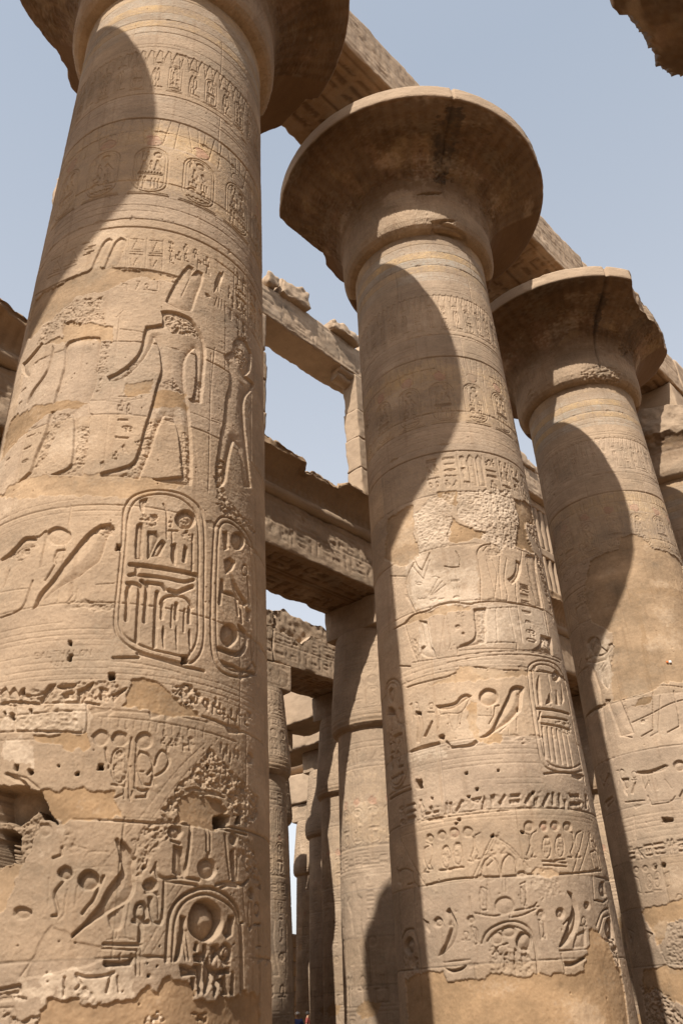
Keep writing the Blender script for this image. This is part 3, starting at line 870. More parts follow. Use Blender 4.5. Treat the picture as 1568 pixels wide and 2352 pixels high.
S 5 5:-221,681 -221,680 -223,679 -224,678 -226,678 -227,679 -229,680 -229,681 -229,683 -229,684 -227,685 -226,686 -224,686 -222,685 -221,684 -221,683
L 3 4:-250,684 -199,696 -159,713 -125,720
P 1 1.2:-222,733 -190,736 -199,720 -245,718 -253,717 -233,721
G mouth 14 13 2:-222,706
G strokes 14 4 2:-224,683
L 3 3.6:-292,739 -242,740 -187,746 -179,758 -164,757 -117,749
S 9 7:-265,576 -243,573 -216,578 -200,582 -198,579 -217,573 -234,567 -260,572
L 2.4 3:-244,568 -241,534
L 2.4 3:-208,552 -198,531
S 8 9:-159,574 -161,571 -164,567 -168,566 -173,565 -177,566 -180,569 -182,573 -182,577 -180,581 -177,584 -172,585 -168,586 -163,585 -160,582 -159,578
O 2.4 3.2:-266,571 -267,568 -270,566 -272,565 -275,566 -277,567 -277,570 -277,574 -276,577 -274,579 -271,580 -269,579 -267,577 -266,575
L 2.6 3.4:-280,563 -268,561
S 8 6:-306,571 -286,568 -294,548 -303,547
S 7 5:-346,592 -339,590 -350,568 -353,570
L 4 5:-385,591 -354,567
L 2.6 3.4:-316,591 -310,591 -316,563
L 2.6 3.4:-302,591 -298,589 -300,575
G loaf 11 8 2.4:-262,731
G house 11 8 2.4:-265,718
G viper 11 8 2.4:-274,707
L 2.5 3:-342,1014 -307,1011
L 2.5 3:-373,997 -325,947
S 4 5:-345,1003 -305,1004 -314,955 -351,958
L 2 2.5:-361,875 -414,837
O 2.2 3:-352,1169 -355,1165 -360,1164 -367,1165 -373,1168 -379,1174 -383,1179 -382,1184 -378,1187 -372,1188 -365,1187 -358,1184 -354,1179 -352,1174
O 2.2 3:-354,1131 -357,1128 -362,1126 -369,1127 -376,1130 -382,1136 -385,1141 -384,1146 -380,1149 -374,1150 -367,1149 -360,1146 -356,1141 -354,1136
O 2.2 3:-351,1091 -353,1088 -358,1086 -365,1087 -371,1090 -377,1095 -380,1100 -379,1105 -375,1108 -369,1109 -363,1108 -357,1105 -352,1101 -350,1096
O 2.2 3:-272,1145 -274,1140 -277,1138 -280,1137 -284,1138 -286,1142 -288,1146 -287,1151 -286,1155 -283,1158 -279,1159 -276,1157 -273,1154 -272,1149
O 2.2 3:-274,1108 -276,1103 -279,1101 -282,1100 -286,1101 -288,1105 -290,1109 -289,1114 -287,1118 -284,1121 -281,1121 -277,1120 -275,1117 -274,1112
O 2.2 3:-303,1076 -305,1072 -309,1070 -313,1070 -317,1071 -320,1075 -322,1080 -321,1084 -319,1088 -316,1090 -311,1091 -308,1089 -305,1086 -303,1081
S 6 6:-263,578 -222,574 -202,583 -193,579 -209,568 -257,571
L 3 3.5:-256,573 -254,538 -241,554
L 3 3.5:-226,556 -227,533
S 6 7:-160,578 -162,575 -165,572 -169,570 -174,570 -178,571 -181,573 -183,577 -183,580 -181,584 -178,586 -174,588 -169,588 -165,587 -162,585 -160,581
S 6 5:-277,554 -270,559 -283,534 -288,536
S 6 5:-301,571 -289,568 -299,533 -307,544
L 3.5 4:-309,521 -260,516
L 3 4:-251,524 -248,505 -207,503 -195,515
S 7 6:-187,514 -176,527 -182,501
O 2.5 3:-295,579 -296,574 -299,571 -303,570 -306,571 -308,573 -309,577 -309,582 -307,586 -304,589 -301,590 -297,589 -295,587 -294,583
L 4 5:-384,594 -377,568 -342,590
S 7 5:-387,537 -346,542 -341,532 -382,521
H 20:-231,475 -210,472 -212,465 -233,467
X 2:-324,424 -201,424 -205,408 -322,409
L 3 3.5:-324,424 -263,424 -201,424
L 2.5 3:-293,490 -300,443
S 4 5:-310,383 -311,381 -314,379 -317,378 -320,378 -323,379 -325,381 -326,383 -326,386 -325,388 -322,390 -319,391 -316,391 -313,390 -311,388 -310,386
S 4 5:-287,382 -288,380 -290,378 -293,377 -295,377 -298,378 -300,380 -301,382 -301,384 -299,387 -297,388 -295,389 -292,389 -290,389 -288,387 -287,385
S 4 5:-264,384 -265,381 -267,380 -269,378 -272,378 -274,379 -276,381 -277,383 -276,385 -275,387 -273,389 -271,390 -269,390 -266,390 -265,388 -264,386
S 4 5:-246,383 -247,381 -248,379 -250,378 -253,378 -255,379 -256,380 -257,382 -257,385 -256,387 -254,389 -252,390 -250,390 -248,389 -246,388 -245,386
O 2 2.5:-282,357 -285,350 -288,346 -292,343 -295,344 -298,347 -299,352 -298,359 -295,365 -292,370 -288,372 -284,372 -282,368 -281,363
L 2.5 3:-306,338 -285,337
X 2:-285,357 -288,349 -293,346 -296,350 -295,358 -291,366 -287,369 -284,365
O 2 2.5:-263,358 -265,352 -269,348 -272,345 -275,345 -278,349 -278,354 -277,360 -275,366 -272,371 -268,374 -265,373 -263,370 -262,365
L 2.5 3:-285,340 -266,339
X 2:-266,359 -269,351 -273,348 -276,352 -275,360 -271,368 -267,371 -265,367
H 12:-254,388 -247,387 -249,380 -256,381
H 10:-272,386 -266,385 -268,379 -273,379
O 2.5 3:-253,368 -243,371 -247,346 -255,343
O 2.5 3:-327,373 -316,367 -315,338 -326,343
O 2.5 3:-228,320 -229,317 -231,315 -234,314 -237,314 -239,316 -240,318 -240,321 -238,324 -236,327 -233,328 -231,327 -229,326 -228,323
P 1 2.5:-308,311 -267,312 -230,320 -205,318 -214,283 -270,280 -283,250 -304,240 -308,264 -328,306
X 4:-270,280 -214,284 -235,198 -295,209 -275,246
S 5 5:-301,252 -282,252 -294,228 -299,228
O 2.5 3:-262,231 -263,228 -265,226 -268,224 -270,224 -272,226 -273,229 -272,232 -271,235 -269,238 -266,239 -264,239 -262,237 -261,235
L 3 3.5:-290,208 -235,198
L 2.5 3:-295,224 -292,212 -254,208
S 9 6:-380,247 -384,241 -387,236 -390,233 -389,232 -391,233 -390,236 -391,242 -389,248 -389,254 -392,260 -388,263 -390,264 -383,263 -379,259 -378,253
L 3 3.5:-392,258 -392,277 -365,269 -358,244
S 5 5:-324,269 -308,262 -327,250
P 1 2.5:-361,197 -296,205 -237,190 -253,129 -302,145 -330,165 -381,155
X 6:-382,174 -324,165 -290,138 -279,112 -289,77 -386,76"""}


# ------------------------------------------------------------------ noise
RNG = np.random.default_rng(7)
def up(a, ny, nx):
    """bicubic-ish smooth resize of a small random grid"""
    y = np.linspace(0, a.shape[0] - 1.001, ny); x = np.linspace(0, a.shape[1] - 1.001, nx)
    yi = y.astype(int); xi = x.astype(int); fy = y - yi; fx = x - xi
    fy = fy * fy * (3 - 2 * fy); fx = fx * fx * (3 - 2 * fx)
    r = a[yi] * (1 - fy)[:, None] + a[yi + 1] * fy[:, None]
    return r[:, xi] * (1 - fx)[None] + r[:, xi + 1] * fx[None]
def noise2(ny, nx, cell, rng, stretch=1.0):
    return up(rng.standard_normal((max(3, int(ny / cell) + 2), max(3, int(nx / (cell * stretch)) + 2))), ny, nx)
def hash3(i, j, k, s):
    n = (i * 374761393 + j * 668265263 + k * 1274126177 + s * 974711) & 0x7fffffff
    n = ((n ^ (n >> 13)) * 1103515245 + 12345) & 0x7fffffff
    n = (n ^ (n >> 16)) & 0xffff
    return n / 32767.5 - 1.0
def noise3(P, sc, seed=0):
    q = P * sc; i = np.floor(q).astype(np.int64); f = q - i; f = f * f * (3 - 2 * f); out = 0
    for dx in (0, 1):
        for dy in (0, 1):
            for dz in (0, 1):
                w = (f[..., 0] if dx else 1 - f[..., 0]) * (f[..., 1] if dy else 1 - f[..., 1]) * (f[..., 2] if dz else 1 - f[..., 2])
                out = out + w * hash3(i[..., 0] + dx, i[..., 1] + dy, i[..., 2] + dz, seed)
    return out
def fbm3(P, sc, seed=0, n=3):
    return sum(noise3(P, sc * 2 ** k, seed + 31 * k) * 0.5 ** k for k in range(n))

# ------------------------------------------------------------------ albedo
ALB = 0.79
STONE = ALB * np.array((0.430, 0.313, 0.213))
TONES = [ALB * np.array(c) for c in ((0.392, 0.268, 0.162), (0.345, 0.225, 0.125), (0.55, 0.43, 0.315), (0.325, 0.215, 0.125), (0.42, 0.245, 0.165), (0.48, 0.325, 0.165), (0.36, 0.315, 0.255), (0.05, 0.038, 0.03))]

# ------------------------------------------------------------------ relief raster
class Field:
    """height (cm) and colour over a u,z rectangle (cm)"""
    def __init__(s, u0, u1, z0, z1, res, seed=1):
        s.u0, s.z0, s.res = u0, z0, res
        s.nu = int(round((u1 - u0) / res)) + 1; s.nz = int(round((z1 - z0) / res)) + 1
        s.u = u0 + np.arange(s.nu) * res; s.z = z0 + np.arange(s.nz) * res
        s.H = np.zeros((s.nz, s.nu), np.float32); s.A = np.ones((s.nz, s.nu), np.float32); s.C = np.tile(STONE.astype(np.float32), (s.nz, s.nu, 1))
        g = np.random.default_rng(seed); s.g = g
        c = lambda cm: max(2, cm / res)
        s.n1 = (noise2(s.nz, s.nu, c(9), g) + 0.6 * noise2(s.nz, s.nu, c(4), g)).astype(np.float32)
        s.n2 = (noise2(s.nz, s.nu, c(9), g) + 0.6 * noise2(s.nz, s.nu, c(4), g)).astype(np.float32)
        s.nr = (0.35 * noise2(s.nz, s.nu, c(8), g) + 0.6 * noise2(s.nz, s.nu, c(3.2), g, 1.5) + 0.6 * noise2(s.nz, s.nu, c(1.7), g)).astype(np.float32)
        s.nx = (0.5 * noise2(s.nz, s.nu, c(5), g) + 0.6 * noise2(s.nz, s.nu, c(2.4), g, 1.3) + 0.5 * noise2(s.nz, s.nu, 2, g)).astype(np.float32)
        s.nb = (noise2(s.nz, s.nu, c(60), g, 1.6) + 0.6 * noise2(s.nz, s.nu, c(22), g, 1.6) + 0.35 * noise2(s.nz, s.nu, c(8), g)).astype(np.float32)
    def box(s, P, m):
        a = int(np.floor((P[:, 0].min() - m - s.u0) / s.res)); b = int(np.ceil((P[:, 0].max() + m - s.u0) / s.res)) + 1
        c = int(np.floor((P[:, 1].min() - m - s.z0) / s.res)); d = int(np.ceil((P[:, 1].max() + m - s.z0) / s.res)) + 1
        a, c = max(a, 0), max(c, 0); b, d = min(b, s.nu), min(d, s.nz)
        if a >= b or c >= d: return None
        return slice(c, d), slice(a, b)
    def dist(s, P, bx, closed):
        U = s.u[bx[1]][None]; Z = s.z[bx[0]][:, None]
        D = np.full((Z.shape[0], U.shape[1]), 1e9, np.float32)
        Q = np.vstack([P, P[:1]]) if closed else P
        for (ax, az), (bx_, bz) in zip(Q[:-1], Q[1:]):
            vx, vz = bx_ - ax, bz - az; L = vx * vx + vz * vz
            if L == 0: continue
            t = np.clip(((U - ax) * vx + (Z - az) * vz) / L, 0, 1)
            D = np.minimum(D, (U - ax - t * vx) ** 2 + (Z - az - t * vz) ** 2)
        return np.sqrt(D)
    def inside(s, P, bx, jit=0.0):
        U = np.broadcast_to(s.u[bx[1]][None], (bx[0].stop - bx[0].start, bx[1].stop - bx[1].start)); Z = np.broadcast_to(s.z[bx[0]][:, None], U.shape)
        if jit: U = U + jit * s.n1[bx]; Z = Z + jit * s.n2[bx]
        I = np.zeros(U.shape, bool); n = len(P)
        for i in range(n):
            x0, y0 = P[i]; x1, y1 = P[(i + 1) % n]
            if y0 == y1: continue
            I ^= ((y0 > Z) != (y1 > Z)) & (U < (x1 - x0) * (Z - y0) / (y1 - y0) + x0)
        return I
    def low(s, bx, h): s.H[bx] = np.minimum(s.H[bx], h)
    def line(s, P, w, d, closed=False):
        P = np.asarray(P, float); w = max(w, 1.35 * s.res) * 0.5
        bx = s.box(P, w + 1)
        if bx is None or len(P) < 2: return
        D = s.dist(P, bx, closed)
        s.low(bx, -d * np.clip(1.25 * (1 - (D / (w * 1.15)) ** 2), 0, 1))
    def sunk(s, P, d, fall):
        P = np.asarray(P, float); bx = s.box(P, 2.2)
        if bx is None or len(P) < 3: return
        I = s.inside(P, bx); D = s.dist(P, bx, True)
        cov = np.clip(.5 - (np.where(I, -D, D) + .22 * s.n1[bx]) / (1.5 * s.res), 0, 1)
        s.low(bx, -(d * np.exp(-np.where(I, D, 0) / fall) + 0.25) * cov)
    def patch(s, P, c, d):
        P = np.asarray(P, float); bx = s.box(P, 6)
        if bx is None: return
        I = s.inside(P, bx, 1.6)
        s.H[bx] = np.where(I, -d + 0.25 * s.nb[bx], s.H[bx])
        s.C[bx] = np.where(I[..., None], TONES[int(c)] * (1 + 0.07 * s.nb[bx][..., None]), s.C[bx]); s.A[bx] = np.where(I, .25, s.A[bx])
    def rough(s, P, a):
        P = np.asarray(P, float); bx = s.box(P, 6)
        if bx is None: return
        I = s.inside(P, bx, 2.0)
        s.H[bx] += np.where(I, np.minimum(a * (s.nx[bx] - 0.7), 0.3 * a), 0)
    def wash(s, P, c, k=0.75):
        P = np.asarray(P, float); bx = s.box(P, 8)
        if bx is None: return
        I = s.inside(P, bx, 2.6)
        m = np.where(I, k * np.clip(0.75 + 0.35 * s.nb[bx] + 0.3 * s.nr[bx], 0.1, 1), 0)[..., None]
        s.C[bx] = s.C[bx] * (1 - m) + TONES[int(c)] * m
    def band(s, z0, z1, c, k, u0=-1e9, u1=1e9):
        P = np.array([(max(u0, s.u[0] - 9), z0), (min(u1, s.u[-1] + 9), z0), (min(u1, s.u[-1] + 9), z1), (max(u0, s.u[0] - 9), z1)])
        bx = s.box(P, 0)
        if bx is None: return
        m = np.clip(k * (0.7 + 0.45 * s.nb[bx] + 0.4 * s.nr[bx]), 0, 1)[..., None]
        s.C[bx] = s.C[bx] * (1 - m) + TONES[c] * m
    def hole(s, P, d):
        P = np.asarray(P, float); bx = s.box(P, 2)
        if bx is None: return
        I = s.inside(P, bx, 0.7)
        s.low(bx, np.where(I, -d + min(1.6, 0.08 * d) * s.nb[bx], 0))
    def ring(s, z, w, d, u0=None, u1=None, wob=0.0):
        a = s.u[0] if u0 is None else u0; b = s.u[-1] if u1 is None else u1
        x = np.arange(a, b + 14, 14.0); 
        zz = z + wob * np.cumsum(s.g.standard_normal(len(x))) * 0.25 if wob else np.full(len(x), z)
        zz = z + (zz - zz.mean()) if wob else zz
        xx = np.clip(x, a, b)
        if not wob or len(x) < 8: s.line(np.stack([xx, zz], 1), w, d); return
        i = 0
        while i < len(xx) - 2:                               # worn line: varying depth, here and there lost
            j = min(len(xx) - 1, i + int(s.g.integers(3, 12)))
            if s.g.random() > .16: s.line(np.stack([xx[i:j + 1], zz[i:j + 1]], 1), w * s.g.uniform(.8, 1.15), d * s.g.uniform(.55, 1.25))
            i = j
    def read(s, text):
        for ln in text.strip().split('\n'):
            hd, pt = ln.split(':'); hd = hd.split(); t = hd[0]; v = [float(x) for x in hd[1:]] if t != 'G' else None
            P = np.array([[float(y) for y in q.split(',')] for q in pt.split()])
            if t == 'G':
                lw = 1.7; glyph(s, hd[1], P[0, 0], P[0, 1], float(hd[2]), float(hd[3]), lw, .72 * float(hd[4])); continue
            if t in 'LOS' and len(P) > 3: P = soften(P, t != 'L')
            if t in 'LO': s.line(P, .78 * v[0], ((.42 if v[0] < 2.3 else .62) if s.res < 1 else .85) * v[1], closed=(t == 'O'))
            elif t == 'S': s.sunk(P, (.72 if s.res < 1 else .85) * v[0], v[1])
            elif t == 'P': s.patch(P, *v)
            elif t == 'X': s.rough(P, .42 * v[0])
            elif t == 'W': s.wash(P, *v)
            elif t == 'H': s.hole(P, *v)
    def finish(s, grain=0.35, pits=True):
        H = s.H
        H = 0.76 * H + 0.06 * (np.roll(H, 1, 0) + np.roll(H, -1, 0) + np.roll(H, 1, 1) + np.roll(H, -1, 1))
        H = H + grain * (0.5 * s.nb * 0.5 + 0.45 * s.nr)
        if pits:
            p = s.g.random((s.nz // 2 + 1, s.nu // 2 + 1)) > 0.9975
            p = np.kron(p, np.ones((2, 2)))[:s.nz, :s.nu] * (s.nb > 0.1)
            H = H - 1.3 * p
        s.H = H
        c = lambda cm: max(2, cm / s.res)
        st = noise2(s.nz, s.nu, c(110), s.g, 5.5 / 110) + .6 * noise2(s.nz, s.nu, c(45), s.g, 3 / 45); st = np.clip(st - .7, 0, 1.4)[..., None]
        bl = noise2(s.nz, s.nu, c(45), s.g, 1.5) + .7 * s.nx * .6 + .5 * s.nb; sa = (.34 * np.clip(bl - .9, 0, 1))[..., None]; gr = (.3 * np.clip(-bl - .9, 0, 1))[..., None]
        s.C = s.C * (1 - .10 * st * np.array((.8, .95, 1.1))); s.C = s.C * (1 - sa) + TONES[2] * sa; s.C = s.C * (1 - gr) + ALB * np.array((.36, .285, .205)) * gr
        s.C = np.clip(s.C * (1 + 0.075 * s.nb + 0.035 * s.nr)[..., None], 0.02, 0.8)

def soften(P, closed):
    """round the gentle corners of a hand-traced outline, keep the sharp ones"""
    for _ in range(2):
        n = len(P); Q = []
        for i in range(n):
            if not closed and i in (0, n - 1): Q.append(P[i]); continue
            a, b, c = P[i - 1], P[i], P[(i + 1) % n]; u, v = b - a, c - b
            lu, lv = np.hypot(*u), np.hypot(*v)
            if lu < .6 or lv < .6 or (u @ v) / (lu * lv) < .6: Q.append(b)
            else: Q += [b - u * .25, b + v * .25]
        P = np.array(Q)
    return P
# ------------------------------------------------------------------ hieroglyph library (unit box)
def arc(cx, cy, rx, ry, a0=0, a1=360, n=12):
    t = np.radians(np.linspace(a0, a1, n)); return [(cx + rx * math.cos(a), cy + ry * math.sin(a)) for a in t]
BIRD = [(.08, .62), (.2, .78), (.34, .86), (.42, .74), (.5, .6), (.68, .4), (.98, .1), (.9, .08), (.66, .24), (.5, .24), (.48, .06), (.58, .0), (.3, .0), (.38, .08), (.36, .26), (.22, .4), (.24, .6), (.1, .58)]
GL = {
 'disc': [('s', arc(.5, .5, .42, .42))], 'ring': [('c', arc(.5, .5, .4, .4)), ('s', arc(.5, .5, .14, .14))],
 'reed': [('c', [(.3, .0), (.36, .5), (.3, .75), (.42, .98), (.66, .8), (.7, .5), (.5, .46), (.44, 0)])],
 'reed2': [('l', [(.2, 0), (.22, .9), (.36, .98), (.42, .6), (.24, .5)]), ('l', [(.62, 0), (.64, .9), (.78, .98), (.84, .6), (.66, .5)])],
 'feather': [('c', [(.3, 0), (.28, .7), (.4, .97), (.62, .99), (.74, .8), (.7, .5), (.6, 0)])],
 'bird': [('s', BIRD)], 'bird2': [('s', [(1 - x, y) for x, y in BIRD][::-1])],
 'ankh': [('c', arc(.5, .76, .2, .22)), ('l', [(.16, .5), (.84, .5)]), ('l', [(.5, .52), (.5, .02)])],
 'water': [('l', [(i / 10, .5 + (.14 if i % 2 else -.14)) for i in range(11)])],
 'water3': [('l', [(i / 10, y + (.07 if i % 2 else -.07)) for i in range(11)]) for y in (.2, .5, .8)],
 'mouth': [('c', arc(.5, .5, .46, .17))], 'loaf': [('s', arc(.5, .25, .36, .46, 0, 180, 9))],
 'house': [('l', [(.3, .1), (.08, .1), (.08, .85), (.92, .85), (.92, .1), (.62, .1)])],
 'basket': [('s', arc(.5, .7, .45, .45, 180, 360, 9))], 'cobra': [('l', [(.3, .8), (.45, .95), (.6, .8), (.62, .5), (.4, .3), (.35, .1), (.9, .08)]), ('l', [(.36, .74), (.3, .5), (.4, .3)])],
 'man': [('s', [(.4, .98), (.56, .96), (.6, .8), (.52, .72), (.62, .6), (.88, .42), (.86, .04), (.16, .04), (.2, .14), (.3, .3), (.3, .56), (.38, .72), (.34, .86)])],
 'eye': [('c', arc(.5, .62, .44, .16)), ('s', arc(.5, .62, .1, .12)), ('l', [(.5, .46), (.46, .1)]), ('l', [(.4, .46), (.7, .2), (.86, .26)])],
 'was': [('l', [(.4, 0), (.46, .1), (.5, .85), (.3, .98), (.26, .86)]), ('l', [(.46, .1), (.6, 0)])],
 'throne': [('c', [(.12, .04), (.12, .5), (.5, .5), (.5, .96), (.66, .96), (.66, .5), (.88, .5), (.88, .04)])],
 'arm': [('l', [(.04, .62), (.12, .42), (.8, .42), (.96, .56)]), ('l', [(.12, .62), (.2, .54), (.84, .54)])],
 'viper': [('l', [(.04, .5), (.2, .7), (.32, .48), (.5, .6), (.7, .44), (.96, .5)]), ('l', [(.14, .66), (.1, .82)])],
 'flag': [('l', [(.3, 0), (.32, .96), (.8, .86), (.8, .7), (.34, .74)])],
 'djed': [('l', [(.42, 0), (.42, .95)]), ('l', [(.58, 0), (.58, .95)])] + [('l', [(.2, y), (.8, y)]) for y in (.6, .7, .8, .9)],
 'star': [('l', [(.5, .5), (.5 + .45 * math.cos(a), .5 + .45 * math.sin(a))]) for a in np.radians(np.arange(90, 450, 72))],
 'board': [('c', [(.04, .3), (.96, .3), (.96, .55), (.04, .55)])] + [('l', [(.1 + i * .114, .55), (.1 + i * .114, .78)]) for i in range(8)],
 'strokes': [('l', [(x, .15), (x, .85)]) for x in (.25, .5, .75)], 'bars': [('l', [(.1, y), (.9, y)]) for y in (.25, .5, .75)],
 'pot': [('s', [(.34, .96), (.66, .96), (.6, .76), (.82, .56), (.8, .24), (.6, .04), (.4, .04), (.2, .24), (.18, .56), (.4, .76)])],
 'scarab': [('s', arc(.5, .5, .24, .36)), ('l', [(.28, .6), (.1, .8), (.1, .95)]), ('l', [(.72, .6), (.9, .8), (.9, .95)]), ('l', [(.28, .36), (.08, .2)]), ('l', [(.72, .36), (.92, .2)]), ('l', [(.3, .5), (.06, .5)]), ('l', [(.7, .5), (.94, .5)])],
 'sedge': [('l', [(.5, 0), (.5, .9)]), ('l', [(.5, .5), (.24, .8), (.16, .66)]), ('l', [(.5, .42), (.76, .72), (.84, .58)]), ('l', [(.3, .06), (.7, .06)])],
 'bee': [('s', [(.1, .5), (.3, .66), (.6, .6), (.9, .3), (.7, .24), (.4, .36), (.16, .4)]), ('l', [(.34, .64), (.3, .95), (.5, .9), (.46, .62)]), ('l', [(.3, .4), (.26, .06)]), ('l', [(.5, .36), (.56, .06)])],
 'bull': [('s', [(.04, .5), (.12, .7), (.3, .64), (.8, .66), (.95, .5), (.92, .1), (.84, .1), (.8, .4), (.42, .4), (.38, .06), (.3, .06), (.28, .44), (.14, .46)])],
}
TALL = ['reed', 'feather', 'ankh', 'was', 'flag', 'reed2', 'djed', 'sedge', 'bird', 'bird2', 'man', 'cobra', 'bird', 'scarab', 'throne', 'pot', 'bee']
FLAT = ['water', 'mouth', 'loaf', 'basket', 'arm', 'viper', 'bars', 'house', 'disc', 'board', 'strokes', 'eye', 'water']
def glyph(F, n, u, z, w, h, lw, d):
    for k, P in GL[n]:
        Q = [(u + x * w, z + y * h) for x, y in P]
        if k == 's': F.sunk(Q, d * 1.15, max(lw * 1.2, 0.18 * min(w, h)))
        else: F.line(Q, lw, d, closed=(k == 'c'))
def text_row(F, u0, u1, z0, z1, lw, d, rng, gap=0.12):
    h = z1 - z0; u = u0
    while u < u1 - 0.3 * h:
        if rng.random() < 0.5:
            w = h * rng.uniform(.42, .72); n = TALL[rng.integers(len(TALL))]
            glyph(F, n, u, z0, w, h, lw, d)
        else:
            w = h * rng.uniform(.55, .8); m = 2 if rng.random() < .55 else 3; hh = h / m
            for k in range(m): glyph(F, FLAT[rng.integers(len(FLAT))], u, z0 + k * hh + hh * .08, w, hh * .84, lw, d)
        u += w + gap * h
def text_col(F, u0, u1, z0, z1, lw, d, rng):
    w = u1 - u0; z = z1
    while z > z0 + .3 * w:
        if rng.random() < .35:
            h = min(w * .9, z - z0); 
            for k in (0, 1): glyph(F, TALL[rng.integers(len(TALL))], u0 + k * w * .5, z - h, w * .48, h * .94, lw, d)
        elif rng.random() < .4:
            h = min(w * .85, z - z0); glyph(F, ['bird', 'man', 'bird2', 'bull', 'eye', 'scarab'][rng.integers(6)], u0 + .1 * w, z - h, w * .8, h * .92, lw, d)
        else:
            h = min(w * .42, z - z0); glyph(F, FLAT[rng.integers(len(FLAT))], u0 + .06 * w, z - h, w * .88, h * .9, lw, d)
        z -= h + .06 * w
def rrect(u0, u1, z0, z1, r):
    P = []
    for cx, cz, a in ((u1 - r, z1 - r, 0), (u0 + r, z1 - r, 90), (u0 + r, z0 + r, 180), (u1 - r, z0 + r, 270)):
        P += arc(cx, cz, r, r, a, a + 90, 6)
    return P
def cartouche(F, uc, z0, z1, w, lw, d, rng, kind=0, deep=1.0):
    u0, u1 = uc - w / 2, uc + w / 2; r = w * .46; h = z1 - z0
    F.line(rrect(u0, u1, z0 + .05 * h, z1, r), lw, d, True)
    F.line(rrect(u0 + 2.2 * lw, u1 - 2.2 * lw, z0 + .05 * h + 2 * lw, z1 - 2 * lw, r * .85), lw * .7, d * .7, True)
    F.line([(u0 - .08 * w, z0), (u1 + .08 * w, z0)], lw * 1.3, d * 1.1); F.line([(u0 - .06 * w, z0 + .035 * h), (u1 + .06 * w, z0 + .035 * h)], lw * .7, d * .7)
    G = lambda n, x, y, a, b, k=1.0: glyph(F, n, u0 + x * w, z0 + y * h, a * w, b * h, lw, d * k * deep)
    if kind == 0:
        G('disc', .52, .78, .3, .15, 1.2); G('reed2', .16, .72, .3, .2); G('man', .14, .5, .32, .22); G('man', .52, .5, .34, .24); G('ankh', .44, .54, .12, .18)
        G('board', .12, .38, .76, .12, 1.2); G('reed2', .14, .1, .3, .28); G('strokes', .46, .1, .4, .28)
    else:
        G('disc', .34, .78, .36, .16, 1.3); G('reed', .14, .76, .16, .2); G('man', .2, .54, .3, .22); G('bird', .5, .54, .36, .22); G('throne', .16, .36, .3, .17); G('strokes', .5, .36, .34, .16)
        G('disc', .14, .22, .3, .13, 1.2); G('cobra', .46, .2, .42, .16); G('water', .14, .1, .7, .1)

# ------------------------------------------------------------------ mesh builders
def link(o, parent=None):
    COL.objects.link(o)
    if parent: o.parent = parent
    return o
def tag(o, label=None, cat=None, group=None, kind=None):
    if label: o['label'] = label
    if cat: o['category'] = cat
    if group: o['group'] = group
    if kind: o['kind'] = kind
    return o
def mesh(name, V, Fq, mat, C=None, parent=None, smooth=True, tris=None, A=None):
    me = bpy.data.meshes.new(name)
    V = np.asarray(V, np.float32); Fq = np.asarray(Fq, np.int32)
    nq = len(Fq); nt_ = 0 if tris is None else len(tris)
    me.vertices.add(len(V)); me.vertices.foreach_set('co', V.ravel())
    li = Fq.ravel(); st = np.arange(nq) * 4
    if nt_: li = np.concatenate([li, np.asarray(tris, np.int32).ravel()]); st = np.concatenate([st, nq * 4 + np.arange(nt_) * 3])
    me.loops.add(len(li)); me.loops.foreach_set('vertex_index', li.astype(np.int32))
    me.polygons.add(nq + nt_); me.polygons.foreach_set('loop_start', st.astype(np.int32))
    me.polygons.foreach_set('use_smooth', np.full(nq + nt_, smooth))
    me.update(calc_edges=True)
    if C is None: C = np.tile(STONE, (len(V), 1))
    a = me.color_attributes.new('tint', 'FLOAT_COLOR', 'POINT')
    c4 = np.ones((len(V), 4), np.float32); c4[:, :3] = C
    if A is not None: c4[:, 3] = A
    a.data.foreach_set('color', c4.ravel())
    me.materials.append(mat)
    o = bpy.data.objects.new(name, me); return link(o, parent)
def grid_faces(n, m, off=0, wrap=False):
    i = np.arange(n - 1)[:, None]; j = np.arange(m if wrap else m - 1)[None]
    a = i * m + j; b = i * m + (j + 1) % m
    return (np.stack([a, b, b + m, a + m], -1).reshape(-1, 4) + off)
def empty(name, loc, label, cat, group=None):
    o = bpy.data.objects.new(name, None); o.location = loc; o.empty_display_size = 0.3
    return tag(link(o), label, cat, group)

